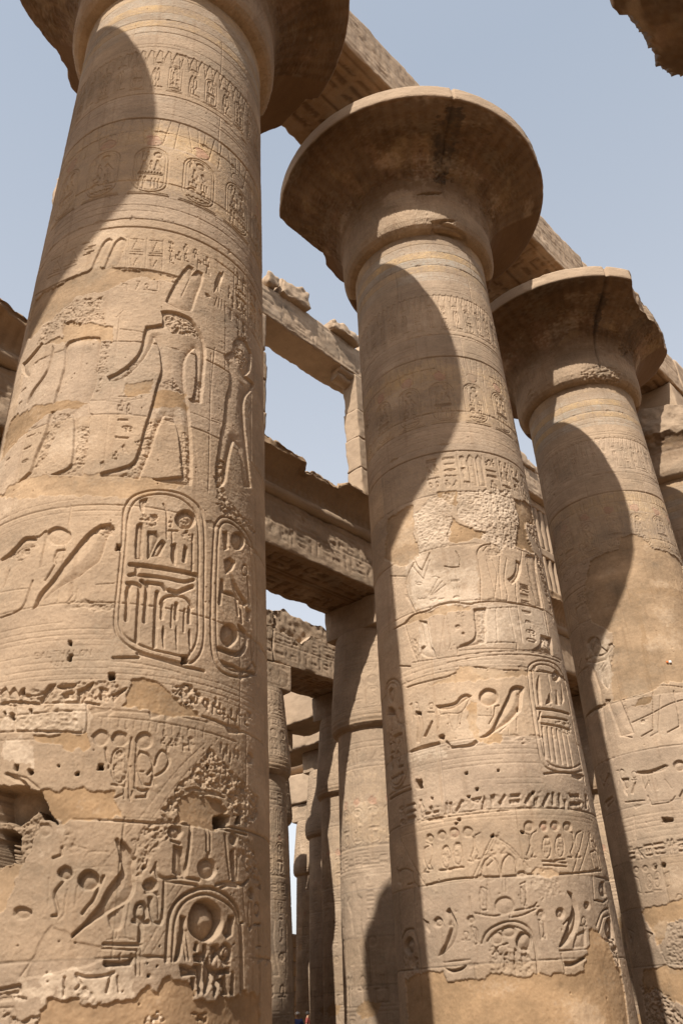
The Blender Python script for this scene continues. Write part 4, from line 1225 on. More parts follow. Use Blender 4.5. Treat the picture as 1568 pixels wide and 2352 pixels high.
def stone_material(name, bump=0.35, scale=1.0):
    m = bpy.data.materials.new(name); m.use_nodes = True; t = m.node_tree; N = t.nodes; Lk = t.links
    b = N['Principled BSDF']; b.inputs['Roughness'].default_value = 0.93; b.inputs['Specular IOR Level'].default_value = 0.18
    at = N.new('ShaderNodeAttribute'); at.attribute_name = 'tint'
    tc = N.new('ShaderNodeTexCoord')
    n1 = N.new('ShaderNodeTexNoise'); n1.inputs['Scale'].default_value = 1.3 * scale; n1.inputs['Detail'].default_value = 9; n1.inputs['Roughness'].default_value = 0.68
    n2 = N.new('ShaderNodeTexNoise'); n2.inputs['Scale'].default_value = 38 * scale; n2.inputs['Detail'].default_value = 5
    mp = N.new('ShaderNodeMapping'); mp.inputs['Scale'].default_value = (1, 1, 2.6)
    Lk.new(tc.outputs['Object'], mp.inputs[0]); Lk.new(mp.outputs[0], n1.inputs['Vector']); Lk.new(tc.outputs['Object'], n2.inputs['Vector'])
    r1 = N.new('ShaderNodeMapRange'); r1.inputs[1].default_value = 0.3; r1.inputs[2].default_value = 0.7; r1.inputs[3].default_value = 0.84; r1.inputs[4].default_value = 1.14
    r2 = N.new('ShaderNodeMapRange'); r2.inputs[1].default_value = 0.3; r2.inputs[2].default_value = 0.7; r2.inputs[3].default_value = 0.92; r2.inputs[4].default_value = 1.07
    Lk.new(n1.outputs[0], r1.inputs[0]); Lk.new(n2.outputs[0], r2.inputs[0])
    mu = N.new('ShaderNodeMath'); mu.operation = 'MULTIPLY'; Lk.new(r1.outputs[0], mu.inputs[0]); Lk.new(r2.outputs[0], mu.inputs[1])
    vm = N.new('ShaderNodeVectorMath'); vm.operation = 'SCALE'; Lk.new(at.outputs['Color'], vm.inputs[0]); Lk.new(mu.outputs[0], vm.inputs['Scale'])
    Lk.new(vm.outputs[0], b.inputs['Base Color'])
    bp = N.new('ShaderNodeBump'); bp.inputs['Strength'].default_value = bump; bp.inputs['Distance'].default_value = 0.02
    n3 = N.new('ShaderNodeTexNoise'); n3.inputs['Scale'].default_value = 22 * scale; n3.inputs['Detail'].default_value = 8; n3.inputs['Roughness'].default_value = 0.7
    Lk.new(tc.outputs['Object'], n3.inputs['Vector']); Lk.new(n3.outputs[0], bp.inputs['Height']); mb = N.new('ShaderNodeMath'); mb.operation = 'MULTIPLY'; mb.inputs[1].default_value = bump; Lk.new(at.outputs['Alpha'], mb.inputs[0]); Lk.new(mb.outputs[0], bp.inputs['Strength']); Lk.new(bp.outputs[0], b.inputs['Normal'])
    return m
M_STONE = stone_material('carved_sandstone', 0.42)
M_ROCK = stone_material('broken_sandstone', 0.7)
def plain(name, col, rough=0.8):
    m = bpy.data.materials.new(name); m.use_nodes = True; t = m.node_tree; b = t.nodes['Principled BSDF']; b.inputs['Roughness'].default_value = rough
    n = t.nodes.new('ShaderNodeTexNoise'); n.inputs['Scale'].default_value = 14
    r = t.nodes.new('ShaderNodeMix'); r.data_type = 'RGBA'; r.inputs[6].default_value = (*[c * .85 for c in col], 1); r.inputs[7].default_value = (*[min(1, c * 1.12) for c in col], 1)
    t.links.new(n.outputs[0], r.inputs[0]); t.links.new(r.outputs[2], b.inputs['Base Color']); return m

# stone block whose six faces share one displacement; relief fields per face
def block(name, lo_, hi_, res=0.06, chip=0.05, rough=0.008, relief=None, top=None, mat=None, parent=None, seed=0, tint=1.0, lump=0.0, smooth=True):
    lo_ = np.array(lo_, float); hi_ = np.array(hi_, float); sz = hi_ - lo_
    n = np.maximum(2, np.round(sz / res).astype(int)) + 1
    ax = [np.linspace(lo_[a], hi_[a], n[a]) for a in range(3)]
    Vs, Fs, Cs, off = [], [], [], 0; relief = relief or {}
    for a in range(3):
        b, c = [(1, 2), (2, 0), (0, 1)][a]
        for sgn in (-1, 1):
            B, Cc = np.meshgrid(ax[b], ax[c], indexing='ij')
            P = np.zeros(B.shape + (3,)); P[..., b] = B; P[..., c] = Cc; P[..., a] = hi_[a] if sgn > 0 else lo_[a]
            key = ('-' if sgn < 0 else '+') + 'xyz'[a]
            hgt = None; C = np.tile(STONE * tint, B.shape + (1,))
            if key in relief:
                F = relief[key]; iu, iz = (0, 2) if a == 1 else ((1, 2) if a == 0 else (0, 1))
                ui = np.clip(np.round((P[..., iu] * 100 - F.u0) / F.res).astype(int), 0, F.nu - 1); zi = np.clip(np.round((P[..., iz] * 100 - F.z0) / F.res).astype(int), 0, F.nz - 1)
                hgt = F.H[zi, ui] * 0.01; C = F.C[zi, ui] * tint
            d = np.minimum(P - lo_, hi_ - P); s_ = np.sort(d, -1); e2 = s_[..., 1]
            if hgt is not None: P[..., a] += sgn * hgt * np.clip(e2 / 0.05, 0, 1)
            Q = P.copy(); inw = np.where(P - lo_ < hi_ - P, 1.0, -1.0)
            nz = np.clip(fbm3(P, 1.6, seed, 4) * 0.9 + 0.25, 0, 1.5)
            am = chip * nz * np.exp(-e2 / (chip * 1.4 + 1e-4))
            near = np.exp(-d / (chip * 1.6 + 1e-4)); Q += inw * near * am[..., None]
            if lump: Q += lump * np.stack([fbm3(P, 1.1, seed + 5 + k, 3) for k in range(3)], -1)
            Q += rough * np.stack([fbm3(P, 6.0, seed + 50 + k, 2) for k in range(3)], -1)
            if top is not None:
                Q[..., 2] = np.minimum(Q[..., 2], top(Q[..., 0], Q[..., 1]))
            C = C * (1 + 0.09 * fbm3(P, 0.7, seed + 9, 3))[..., None]
            Vs.append(Q.reshape(-1, 3)); Cs.append(C.reshape(-1, 3)); f = grid_faces(len(ax[b]), len(ax[c]), off)
            Fs.append(f if sgn < 0 else f[:, ::-1]); off += B.size
    F_ = np.concatenate(Fs)[:, ::-1]
    V = np.concatenate(Vs); C = np.concatenate(Cs)
    # weld the shared edges
    key = np.round(V * 2000).astype(np.int64); _, idx, inv = np.unique(key, axis=0, return_index=True, return_inverse=True)
    return mesh(name, V[idx], inv.reshape(-1)[F_], mat or M_STONE, C[idx], parent, smooth)

# ------------------------------------------------------------------ great columns
ZN, ZR0, ZR1, RR = 16.42, 18.83, 19.2, 3.34
def rad(z): return np.interp(z, [0, 3, 7, 16], [1.7453, 1.7171, 1.664, 1.5634])
def upper_bands(F, c0, fr0, seed):
    """painted and carved registers every great shaft carries between z 9.6 and the capital; c0, fr0 in degrees"""
    g = np.random.default_rng(seed); k = 1.66 * 100 * math.pi / 180; U0, U1 = F.u[0], F.u[-1]
    for z0, z1, c, a in ((1613, 1650, 5, .3), (1588, 1613, 6, .35), (1567, 1588, 5, .55), (1545, 1567, 6, .6), (1525, 1545, 5, .5), (1500, 1525, 6, .4), (1220, 1280, 5, .34), (1116, 1215, 5, .22), (960, 1040, 5, .1)): F.band(z0, z1, c, a)
    for z in (1613, 1588, 1567, 1546, 1525, 1508): F.ring(z, 1.8, 1.0, wob=.2)
    for z in (1474, 1466, 1352, 1332, 1318, 1311, 1296, 1281, 1110, 1102, 1090, 1078, 1046): F.ring(z, 1.7, .8, wob=.3)
    F.ring(1046, 3.2, 3.0, wob=.3); F.ring(1281, 4, 3, wob=.8); F.ring(1140, 3, 1.5, wob=1.6)
    st = 4.8 * k; u = U0 - (U0 - fr0 * k) % st
    while u < U1:                                            # row of kheker bundles
        F.line([(u - 7, 1415), (u - 5, 1440), (u - 1, 1456), (u + 4, 1452), (u + 4, 1440)], 1.8, 1.9); F.line([(u + 6, 1415), (u + 5, 1436)], 1.8, 1.8); u += st
    st = 20.5 * k; u = U0 - (U0 - fr0 * k) % st - st; i = 0
    while u < U1 + st:
        cartouche(F, u, 1352, 1420, 21, 1.6, 1.6, g, i % 2, 1.0)
        for dx in (-27, 27): glyph(F, 'cobra', u + dx - 8, 1356, 17, 56, 2.0, 2.0); F.sunk(arc(u + dx, 1420, 5, 5), 2, 3)
        glyph(F, 'feather', u + 20, 1356, 9, 44, 1.8, 1.8); u += st; i += 1
    st = 24.2 * k; u = U0 - (U0 - c0 * k) % st - st; i = 0
    while u < U1 + st:
        cartouche(F, u, 1113, 1213, 48, 1.9, 1.9, g, i % 2, 1.1)
        P = arc(u, 1228, 13, 11); F.wash(P, 4, .8); F.line(P, 1.5, 1.2, True)
        for s_ in (-1, 1): F.line([(u + s_ * 22, 1278), (u + s_ * 13, 1222)], 1.8, 1.5); F.line([(u + s_ * 6, 1280), (u + s_ * 4, 1242)], 1.6, 1.4)
        F.line([(u + 35, 1278), (u + 30, 1218)], 1.8, 1.5); u += st; i += 1
def low_text(F, u0, u1, seed):
    g = np.random.default_rng(seed); u = u0                  # boxed columns of small signs under the band lines
    while u < u1:
        F.line([(u - 3, 962), (u - 2, 1038)], 1.5, 1.6)
        text_col(F, u, u + 27, 966, 1036, 2.2, 2.6, g); u += 33
def generic_lower(F, seed, f0=0.0):
    g = np.random.default_rng(seed); U0, U1 = F.u[0], F.u[-1]
    low_text(F, U0, U1, seed)
    for z in (955, 640, 627, 616, 606, 488, 476, 466, 456, 446, 436, 398, 392): F.ring(z, 2, 1.8, wob=.3)
    u = U0 + g.uniform(0, 60)
    while u < U1:                                            # standing figures
        F.sunk([(u, 660), (u + 20, 760), (u + 10, 830), (u - 10, 880), (u + 10, 895), (u + 25, 930), (u + 45, 935), (u + 50, 895), (u + 70, 880), (u + 62, 800), (u + 70, 750), (u + 95, 660), (u + 60, 660), (u + 45, 740), (u + 20, 660)], 4, 12)
        text_col(F, u + 90, u + 118, 700, 930, 2.2, 2.6, g); F.line([(u - 25, 660), (u - 15, 900)], 2.2, 2.4); u += 165
    u = U0 + g.uniform(0, 60); i = 0
    while u < U1:
        cartouche(F, u, 450, 640, 66, 3, 4, g, i % 2, 1.5); glyph(F, 'bird', u + 42, 505, 100, 95, 3, 4.5); F.sunk(arc(u + 60, 590, 16, 14), 5, 10); u += 185; i += 1
    text_row(F, U0, U1, 402, 432, 3, 3.6, g)
    u = U0
    while u < U1: cartouche(F, u, 290, 370, 24, 2.2, 2.2, g, 1); glyph(F, 'cobra', u + 18, 295, 26, 80, 2.2, 2.4); F.sunk(arc(u, 384, 8, 8), 3, 5); F.line([(u + 50, 380), (u + 95, 160)], 2, 2); u += 105
    u = U0
    while u < U1:
        F.line([(u, 120), (u + 2, 220), (u + 20, 262), (u + 50, 270), (u + 80, 262), (u + 96, 220), (u + 100, 120)], 4, 4); F.sunk(arc(u + 50, 215, 22, 26), 8, 12); glyph(F, 'bird', u + 110, 160, 60, 90, 3, 4.5); text_row(F, u + 20, u + 84, 120, 180, 3, 4, g); u += 190
def drums(F, seed, zs, d=1.0):
    """stacked half drums: uneven seams, small offsets, slightly different stone, darker towards the bottom"""
    g = np.random.default_rng(seed); lv = [0] + list(zs) + [1642]
    for i in range(len(lv) - 1):
        us = sorted(F.u[0] + (F.u[-1] - F.u[0]) * (np.arange(2) + g.uniform(.1, .9, 2)) / 2); cuts = [F.u[0] - 1] + list(us) + [F.u[-1] + 1]
        for a, b in zip(cuts[:-1], cuts[1:]):
            bx = F.box(np.array([(a, lv[i]), (b, lv[i + 1])]), 0)
            if bx is None: continue
            t = g.uniform(-.085, .07) - (.17 if lv[i] < 300 else .11 if lv[i] < 400 else .05 if lv[i] < 500 else 0); w = g.uniform(-.03, .03); F.C[bx] *= np.array((1 + t + w * .5, 1 + t, 1 + t - w)); F.H[bx] += g.uniform(-.45, .25)  # random tone per drum, stepped darker towards the bottom
        for u in us: F.line([(u, lv[i]), (u + g.uniform(-1.5, 1.5), (lv[i] + lv[i + 1]) / 2), (u + g.uniform(-2, 2), lv[i + 1])], 1.4, .8 * d)
    for z in zs:
        F.ring(z, 2.0, d, wob=1.0)
        for _ in range(7):                                    # spalled edges along the seam
            u = g.uniform(F.u[0], F.u[-1]); w = g.uniform(6, 30); h = g.uniform(2, 7)
            F.sunk([(u, z + 1), (u + w * .4, z + h * .6), (u + w, z), (u + w * .7, z - h * .5), (u + w * .2, z - h)], g.uniform(.8, 2.0), 14)

def bell_profile():
    """radius and height of the open papyrus capital along its outer curve"""
    pr = [(16.425, 1.50), (16.43, 1.62), (16.46, 1.71), (16.54, 1.78), (16.68, 1.82), (16.9, 1.825), (17.2, 1.81), (17.45, 1.815), (17.68, 1.855), (17.9, 1.95), (18.08, 2.09), (18.24, 2.28), (18.38, 2.51), (18.5, 2.74), (18.6, 2.95), (18.69, 3.13), (18.77, 3.27), (18.82, 3.335), (18.86, 3.345), (19.0, 3.345), (19.17, 3.34), (19.2, 3.32)]
    z = np.array([a for a, b in pr]); r = np.array([b for a, b in pr]); s_ = np.concatenate([[0], np.cumsum(np.hypot(np.diff(z), np.diff(r)))])
    S = np.linspace(0, s_[-1], 260)
    return S, np.interp(S, s_, z), np.interp(S, s_, r)

def great_column(x, y, label, group, b0, b1, res, paint, seed, clip=None, cap_paint=None, kr=1.0, abacus=True, cap_rot=0.0):
    root = empty('great_column', (x, y, 0), label, 'column', group)
    u0, u1 = math.radians(b0) * 166, math.radians(b1) * 166
    F = Field(u0, u1, 0, ZN * 100, res, seed); paint(F); F.finish()
    fade = np.clip(np.minimum(F.u - u0, u1 - F.u) / 8, 0, 1)
    nb = 60; rest = np.linspace(b1, b0 + 360, nb + 2)[1:-1]
    beta = np.concatenate([np.degrees(F.u / 166), rest]); H = np.zeros((F.nz, len(beta)), np.float32); H[:, :F.nu] = F.H * fade
    C = np.tile((STONE * 0.97).astype(np.float32), (F.nz, len(beta), 1)); C[:, :F.nu] = F.C; A = np.ones((F.nz, len(beta)), np.float32); A[:, :F.nu] = F.A
    b = np.radians(beta)[None]; z = F.z[:, None] / 100; r = rad(z) * kr + H * 0.01
    V = np.stack([r * np.sin(b), -r * np.cos(b), np.broadcast_to(z, r.shape)], -1)
    mesh('shaft', V.reshape(-1, 3), grid_faces(F.nz, len(beta), 0, True), M_STONE, C.reshape(-1, 3), root, A=A.ravel())
    # capital
    S, pz, prr = bell_profile(); smax = S[-1] * 100; cres = max(res * 1.4, 1.6)
    G = Field(u0, u1, 0, smax, cres, seed + 3); bell_relief(G, seed); 
    if cap_paint: cap_paint(G)
    G.finish(0.5)
    # cavities and broken rims leave the smooth outline: clip radius by bearing
    fade = np.clip(np.minimum(G.u - u0, u1 - G.u) / 8, 0, 1); rest = np.linspace(b1, b0 + 360, 120)[1:-1]
    beta = np.concatenate([np.degrees(G.u / 166), rest]); bb = np.radians(beta)
    sz = np.interp(G.z / 100, S, pz)[:, None]; sr = np.interp(G.z / 100, S, prr)[:, None]
    dz = np.gradient(sz[:, 0])[:, None]; dr = np.gradient(sr[:, 0])[:, None]; nl = np.hypot(dz, dr); nrm_r, nrm_z = dz / nl, -dr / nl
    H = np.zeros((G.nz, len(beta))); H[:, :G.nu] = G.H * fade * 0.01
    r = sr * (1 + (kr - 1) * np.exp(-(sz - ZN) / .6)) + nrm_r * H; zz = sz + nrm_z * H
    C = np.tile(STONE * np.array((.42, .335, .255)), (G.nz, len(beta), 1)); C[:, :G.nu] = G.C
    lipm = np.clip((sz - 18.80) / .04, 0, 1)[..., None]; C = C * (1 - lipm) + STONE * 1.05 * lipm
    P3 = np.stack([np.sin(bb)[None] * 3 + 0 * r, np.cos(bb)[None] * 3 + 0 * r, zz], -1) + np.array([x, y, 0])
    if clip is not None:
        lim = clip(beta)[None] + 0.07 * fbm3(P3, 2.3, seed, 4) * (clip(beta)[None] < 3.3)
        lim = lim + 0 * r; cut = r > lim; r = np.where(cut, lim - 0.02 * (r - lim), r)
        C = np.where(cut[..., None], STONE * 0.82 * (1 + .2 * fbm3(P3, 3, seed + 8, 3))[..., None], C)
    r = r - 0.05 * np.clip(fbm3(P3, 2.2, seed + 4, 4) - .35, 0, 1) * (zz > 18.75)
    V = np.stack([r * np.sin(bb)[None], -r * np.cos(bb)[None], zz], -1)
    nB = len(beta); Vt = [V.reshape(-1, 3)]; Ct = [C.reshape(-1, 3)]
    last = (G.nz - 1) * nB; cidx = G.nz * nB
    Vt.append(np.array([[0, 0, 19.2]])); Ct.append(STONE[None]); j = np.arange(nB)
    tr = np.stack([last + j, last + (j + 1) % nB, np.full(nB, cidx)], 1)
    mesh('capital', np.concatenate(Vt), grid_faces(G.nz, nB, 0, True), M_STONE, np.concatenate(Ct), root, tris=tr)
    if abacus:
        o = block('abacus', (-1.22, -1.22, 19.203), (1.22, 1.24, 20.42), 0.08, 0.05, 0.01, seed=seed, parent=root)
    S2 = np.linspace(0, 2 * math.pi, 96, endpoint=False); prof = [(0.02, 2.2), (0.3, 2.2), (0.42, 2.08), (0.42, 1.6)]
    V = [(r_ * math.cos(a), r_ * math.sin(a), z_) for z_, r_ in prof for a in S2]
    mesh('base', V, grid_faces(4, 96, 0, True), M_STONE, None, root)
    return root

def bell_relief(G, seed):
    """leaf chevrons round the foot, cartouches and papyrus stems on the flare"""
    g = np.random.default_rng(seed + 77); k = 166 * math.pi / 180; st = 22.5 * k; U0, U1 = G.u[0], G.u[-1]
    u = U0 - (U0 % st) - st
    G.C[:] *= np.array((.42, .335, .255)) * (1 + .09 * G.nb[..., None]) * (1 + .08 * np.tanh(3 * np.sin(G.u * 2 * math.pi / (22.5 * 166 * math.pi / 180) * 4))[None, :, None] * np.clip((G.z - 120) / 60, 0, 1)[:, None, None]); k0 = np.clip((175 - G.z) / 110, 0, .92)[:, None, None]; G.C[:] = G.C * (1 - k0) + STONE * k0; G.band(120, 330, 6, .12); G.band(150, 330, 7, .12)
    while u < U1 + st:
        for i in range(7):
            w = st * .5 * (1 - i * .13); t = 118 - i * 15
            if t > 14: G.line([(u - w, 8), (u - w * .55, t * .55), (u, t), (u + w * .55, t * .55), (u + w, 8)], 2.0, 1.6)
        for c in (-.25, 0, .25): G.line([(u + st * (.5 + c * .5), 60), (u + st * (.5 + c), 120), (u + st * (.5 + c), 150)], 1.8, 1.5)
        uc = u + st * .5
        G.line(rrect(uc - 12, uc + 12, 128, 190, 10), 2, 1.8, True); text_col(G, uc - 8, uc + 8, 134, 184, 1.8, 1.6, g)
        G.line(rrect(u - 10, u + 10, 168, 245, 9), 2, 1.8, True); text_col(G, u - 7, u + 7, 174, 238, 1.8, 1.7, g)
        G.line([(u + st * .25, 110), (u + st * .22, 200), (u + st * .2, 280)], 1.6, 1.4); G.line([(u + st * .75, 110), (u + st * .78, 200), (u + st * .8, 280)], 1.6, 1.4)
        G.sunk(arc(u, 258, 8, 8), 2.4, 4); G.line([(u - 18, 215), (u - 14, 270), (u - 18, 288)], 1.8, 1.6); G.line([(u + 18, 215), (u + 14, 270), (u + 18, 288)], 1.8, 1.6)
        for q in range(5): G.wash([(u + g.uniform(-40, 40) + a_, 130 + g.uniform(0, 150) + b_) for a_, b_ in ((0, 0), (14, 4), (12, 22), (-4, 20))], int(g.choice([5, 3, 7, 4])), .16)
        u += st
    for z in (120, 125): G.ring(z, 2.2, 1.8, wob=.4)
    g2 = np.random.default_rng(seed + 5)
    for q in range(9):
        uu = g2.uniform(U0, U1); z = g2.uniform(20, 280); G.rough([(uu, z), (uu + 30, z + 5), (uu + 36, z + 26), (uu - 5, z + 24)], 2)

# ------------------------------------------------------------------ paints of the visible shafts
def rings_between(F, u0, u1, zs, w=1.9, d=1.9):
    w, d = .75 * w, .38 * d
    for z in zs: F.ring(z, w, d, u0, u1, .25)
DR = [95, 205, 310, 402, 508, 620, 738, 846, 955, 1062, 1140, 1250, 1340, 1452, 1546]
def paint_front(F):
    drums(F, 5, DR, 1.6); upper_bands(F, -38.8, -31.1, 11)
    rings_between(F, -300, -103, (627, 619, 612, 606), 2, 2); rings_between(F, -300, -100, (488, 481, 475, 470, 464, 457, 449, 442, 436, 431), 1.7, 1.7); rings_between(F, -100, 100, (443, 437, 431, 426), 1.7, 1.7)
    low_text(F, 25, 150, 3); g = np.random.default_rng(8)
    F.read(TRACES[0])
    # names scratched by old travellers between the ruled lines
    scratch(F, 'BALTHALON', -168, 453.5, 6.0); scratch(F, '1818', -152, 444.5, 5.0)
    text_col(F, 28, 52, 905, 955, 2.4, 3, g)
def paint_second(F):
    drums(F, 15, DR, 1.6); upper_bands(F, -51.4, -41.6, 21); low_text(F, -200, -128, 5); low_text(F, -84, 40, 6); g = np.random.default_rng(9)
    for dx in (0, 17): F.sunk([(-118 + dx, 968), (-117 + dx, 1030), (-111 + dx, 1038), (-104 + dx, 1030), (-104 + dx, 968)], 3, 5)
    rings_between(F, -330, -70, (640, 632, 625, 612, 606), 2, 2); rings_between(F, -330, -75, (502, 496, 489, 481, 473, 467, 445, 437), 1.7, 1.7); rings_between(F, -330, 30, (398, 392, 386), 1.8, 1.8)
    text_row(F, -330, -262, 402, 432, 3, 3.4, g); cartouche(F, -330, 450, 640, 66, 3, 4, g, 1, 1.4)
    F.read(TRACES[1]); pale(F, 1.06)
def paint_third(F):
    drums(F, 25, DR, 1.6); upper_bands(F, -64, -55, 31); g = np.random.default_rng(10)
    low_text(F, -330, -190, 7); rings_between(F, -330, 60, (488, 480, 472, 462, 452, 440, 398, 392, 386, 300), 1.8, 1.8)
    text_row(F, -330, 60, 402, 432, 3, 3.4, g)
    F.sunk([(-330, 660), (-318, 780), (-330, 860), (-300, 900), (-270, 860), (-272, 780), (-250, 660), (-285, 660), (-300, 740)], 4, 10)
    F.read(TRACES[2]); pale(F, 1.05)
def pale(F, k):                                              # this column is cut from a lighter bed of stone
    F.C *= np.array((k, k * 1.012, k * 1.035))
def paint_plain(seed):
    def f(F):
        drums(F, seed, DR, 0.7); upper_bands(F, seed * 7 % 24, seed * 5 % 20, seed); generic_lower(F, seed)
        g = np.random.default_rng(seed)
        for _ in range(5):
            u = g.uniform(F.u[0], F.u[-1]); z = g.uniform(200, 900); F.patch([(u, z), (u + 60, z + 10), (u + 80, z + 50), (u + 20, z + 70), (u - 20, z + 40)], int(g.integers(0, 2)), 2)
    return f
FONT = {'B': [[(0, 0), (0, 1), (.6, .9), (.6, .6), (0, .52), (.7, .4), (.7, .1), (0, 0)]], 'A': [[(0, 0), (.35, 1), (.7, 0)], [(.15, .4), (.55, .4)]], 'L': [[(0, 1), (0, 0), (.6, 0)]], 'T': [[(0, 1), (.7, 1)], [(.35, 1), (.35, 0)]],
 'H': [[(0, 0), (0, 1)], [(.65, 0), (.65, 1)], [(0, .5), (.65, .5)]], 'O': [arc(.36, .5, .36, .5)], 'N': [[(0, 0), (0, 1), (.65, 0), (.65, 1)]], '1': [[(.3, 0), (.3, 1), (.1, .8)]], '8': [arc(.35, .74, .26, .25), arc(.35, .25, .32, .26)]}
def scratch(F, s_, u, z, h):
    for ch in s_:
        for P in FONT[ch]: F.line([(u + x * h, z + y * h) for x, y in P], 0.9, 1.2)
        u += h * 1.0

GA = 'great papyrus columns along the nave'
inf = lambda b: np.full(np.shape(b), 9.0)
def wrapb(b): return (np.asarray(b) + 180) % 360 - 180
def clip_left(b):                                            # rim broken off on its outer left side
    return np.interp(wrapb(b), [-180, -176, -168, -158, -150, -142, -135, -122, -112, -100, 66, 82, 103, 135, 160, 180], [3.0, 3.05, 2.95, 2.72, 2.68, 2.8, 3.0, 3.15, 3.3, 9, 9, 3.12, 3.06, 2.98, 2.95, 3.0])
def clip_right(b):
    return np.interp(wrapb(b), [-180, -33, -27, -20, -12, 10, 29, 42, 60, 75, 180], [9, 9, 3.3, 2.98, 2.75, 2.72, 2.86, 3.12, 3.28, 9, 9])
def clip_core(b):
    return 2.02 + 0.1 * np.sin(np.radians(wrapb(b)) * 3)
def clip_frag(b):                                             # ragged rim seen against the sky at the upper right
    a = wrapb(180 - np.asarray(b)); l = np.interp(a, [-180, -40, -21, -19, -14, -9, 1.4, 9, 15.5, 19, 25, 40, 70, 180], [9, 9, 3.4, 3.3, 3.02, 2.95, 2.85, 2.95, 3.05, 2.98, 2.86, 2.9, 9, 9])
    return l + np.where(np.abs(a) < 45, .05 * np.sign(np.sin(a * 2.1)) + .04 * np.sin(a * 3.7 + 1), 0)
def clip_two(b):                                              # far left lip of the middle capital is gone
    return np.interp(wrapb(b), [-180, -150, -139, -134, -130, 120, 160, 180], [2.35, 2.4, 2.9, 3.3, 9, 9, 2.6, 2.35])
def cap2(G):
    P = []
    G.sunk([(-122, 8), (-98, 0), (-60, 2), (-25, 8), (-38, 26), (-78, 36), (-112, 38), (-120, 30)], 10, 60)
    G.patch([(-112, 6), (-60, 4), (-32, 10), (-52, 22), (-88, 30), (-108, 27)], 0, 7)
    G.hole([(-124, 36), (-100, 44), (-70, 52), (-70, 47), (-98, 38), (-118, 28)], 10)
    uc = -34 * 2.897
    G.line([(uc + 14, 120), (uc + 6, 170), (uc + 2, 230), (uc, 330)], 4, 5); G.wash([(uc - 10, 160), (uc + 14, 160), (uc + 22, 235), (uc + 14, 320), (uc - 8, 320), (uc - 16, 240)], 7, .72); G.wash([(uc - 24, 190), (uc + 30, 200), (uc + 26, 280), (uc - 18, 290)], 7, .4); G.line([(uc - 8, 306), (uc, 345), (uc - 1, 380)], 3, 4)
    G.hole([(-150, 122), (-118, 132), (-90, 134), (-96, 128), (-125, 124)], 9)
def cap3(G):
    uc = -41 * 2.897
    G.line([(uc, 60), (uc, 200), (uc + 3, 290), (uc + 2, 380)], 5, 8); G.wash([(uc - 4, 170), (uc + 8, 170), (uc + 14, 290), (uc - 8, 290)], 7, .7)
    G.wash([(-40, 120), (20, 110), (30, 260), (-30, 280)], 7, .4); G.rough([(-170, 10), (-60, 10), (-60, 60), (-170, 60)], 2)

great_column(0, 0, 'nearest great column, with carved cartouches and falcons and a shadowed hole at its left', GA, -146, 72, 0.75, paint_front, 101, clip=clip_left)
great_column(7.2823, 0.0713, 'middle great column with a complete round capital cracked by a black stain', GA, -150, 40, 1.1, paint_second, 202, clip=clip_two, cap_paint=cap2, kr=0.9853)
great_column(14.885, -0.018, 'third great column from the left, smooth plaster on its shaft and a chipped capital rim', GA, -165, 30, 1.4, paint_third, 303, clip=clip_right, cap_paint=cap3, kr=0.9816)
great_column(21.9, 0.0, 'great column at the right edge of the photo whose capital has lost its whole rim', GA, -170, 20, 2.4, paint_plain(4), 404, clip=clip_core)
great_column(29.3, 0.0, 'farthest great column of the row, hidden behind the rimless capital', GA, -170, 20, 4.0, paint_plain(6), 505)
great_column(-7.3, 0.0, 'great column left of the frame that throws its bell-shaped shadow on the nearest shaft', GA, -60, 150, 4.0, paint_plain(8), 606)
GB = 'great columns on the opposite side of the nave'
great_column(7.3, -9.3, 'ragged dark capital of an opposite column in the upper right corner against the sky', GB, 90, 250, 3.0, paint_plain(9), 707, clip=clip_frag)
great_column(0.1, -9.75, 'great column beside the camera on the opposite side of the nave', GB, 90, 250, 4.0, paint_plain(12), 808)
great_column(14.8, -9.75, 'great column right of the frame on the opposite side of the nave', GB, 90, 250, 4.0, paint_plain(13), 909)

# ------------------------------------------------------------------ architraves of the great row
GAR = 'architraves over the great columns'
def arch_relief(x0, x1, z0, z1, seed, res=3.0, rows=2, h=0.74, d=2.2):
    F = Field(x0 * 100, x1 * 100, z0 * 100, z1 * 100, res, seed); g = np.random.default_rng(seed); H = (z1 - z0) * 100
    for r in range(rows):
        a = z0 * 100 + H * (.13 + .74 * r / rows); b = a + .74 * H / rows
        F.ring(a - 2, 3.5, 2); F.ring(b + 2, 3.5, 2); text_row(F, x0 * 100 + 12, x1 * 100 - 12, a + 4, b - 4, 3.4, d, g)
    for _ in range(int((x1 - x0))):
        u = g.uniform(x0, x1) * 100; z = g.uniform(z0, z1) * 100; F.rough([(u, z), (u + 40, z), (u + 50, z + 25), (u + 5, z + 30)], 1.2)
    F.finish(0.35); return F
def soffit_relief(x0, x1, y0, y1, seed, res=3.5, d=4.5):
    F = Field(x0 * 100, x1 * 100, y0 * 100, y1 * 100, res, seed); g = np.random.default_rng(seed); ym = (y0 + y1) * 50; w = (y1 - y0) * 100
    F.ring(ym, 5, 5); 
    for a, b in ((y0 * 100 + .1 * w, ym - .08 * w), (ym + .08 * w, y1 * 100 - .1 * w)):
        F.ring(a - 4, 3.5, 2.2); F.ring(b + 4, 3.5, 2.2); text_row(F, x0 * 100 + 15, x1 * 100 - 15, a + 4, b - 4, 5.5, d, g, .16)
    F.band(y0 * 100, y1 * 100, 3, .7); F.C *= np.array((.80, .72, .64)); F.C[F.H < -1.2] *= np.array((.66, .62, .58)); F.finish(0.4); return F  # cut signs darkened in the colour for old paint and recess shade
def ragged(z, amp, seed, sc=1.2):
    return lambda X, Y: z + amp * fbm3(np.stack([X, Y, 0 * X], -1), sc, seed, 4)
xs = [-8.6, 0.0, 7.28, 14.88, 21.9, 29.4]
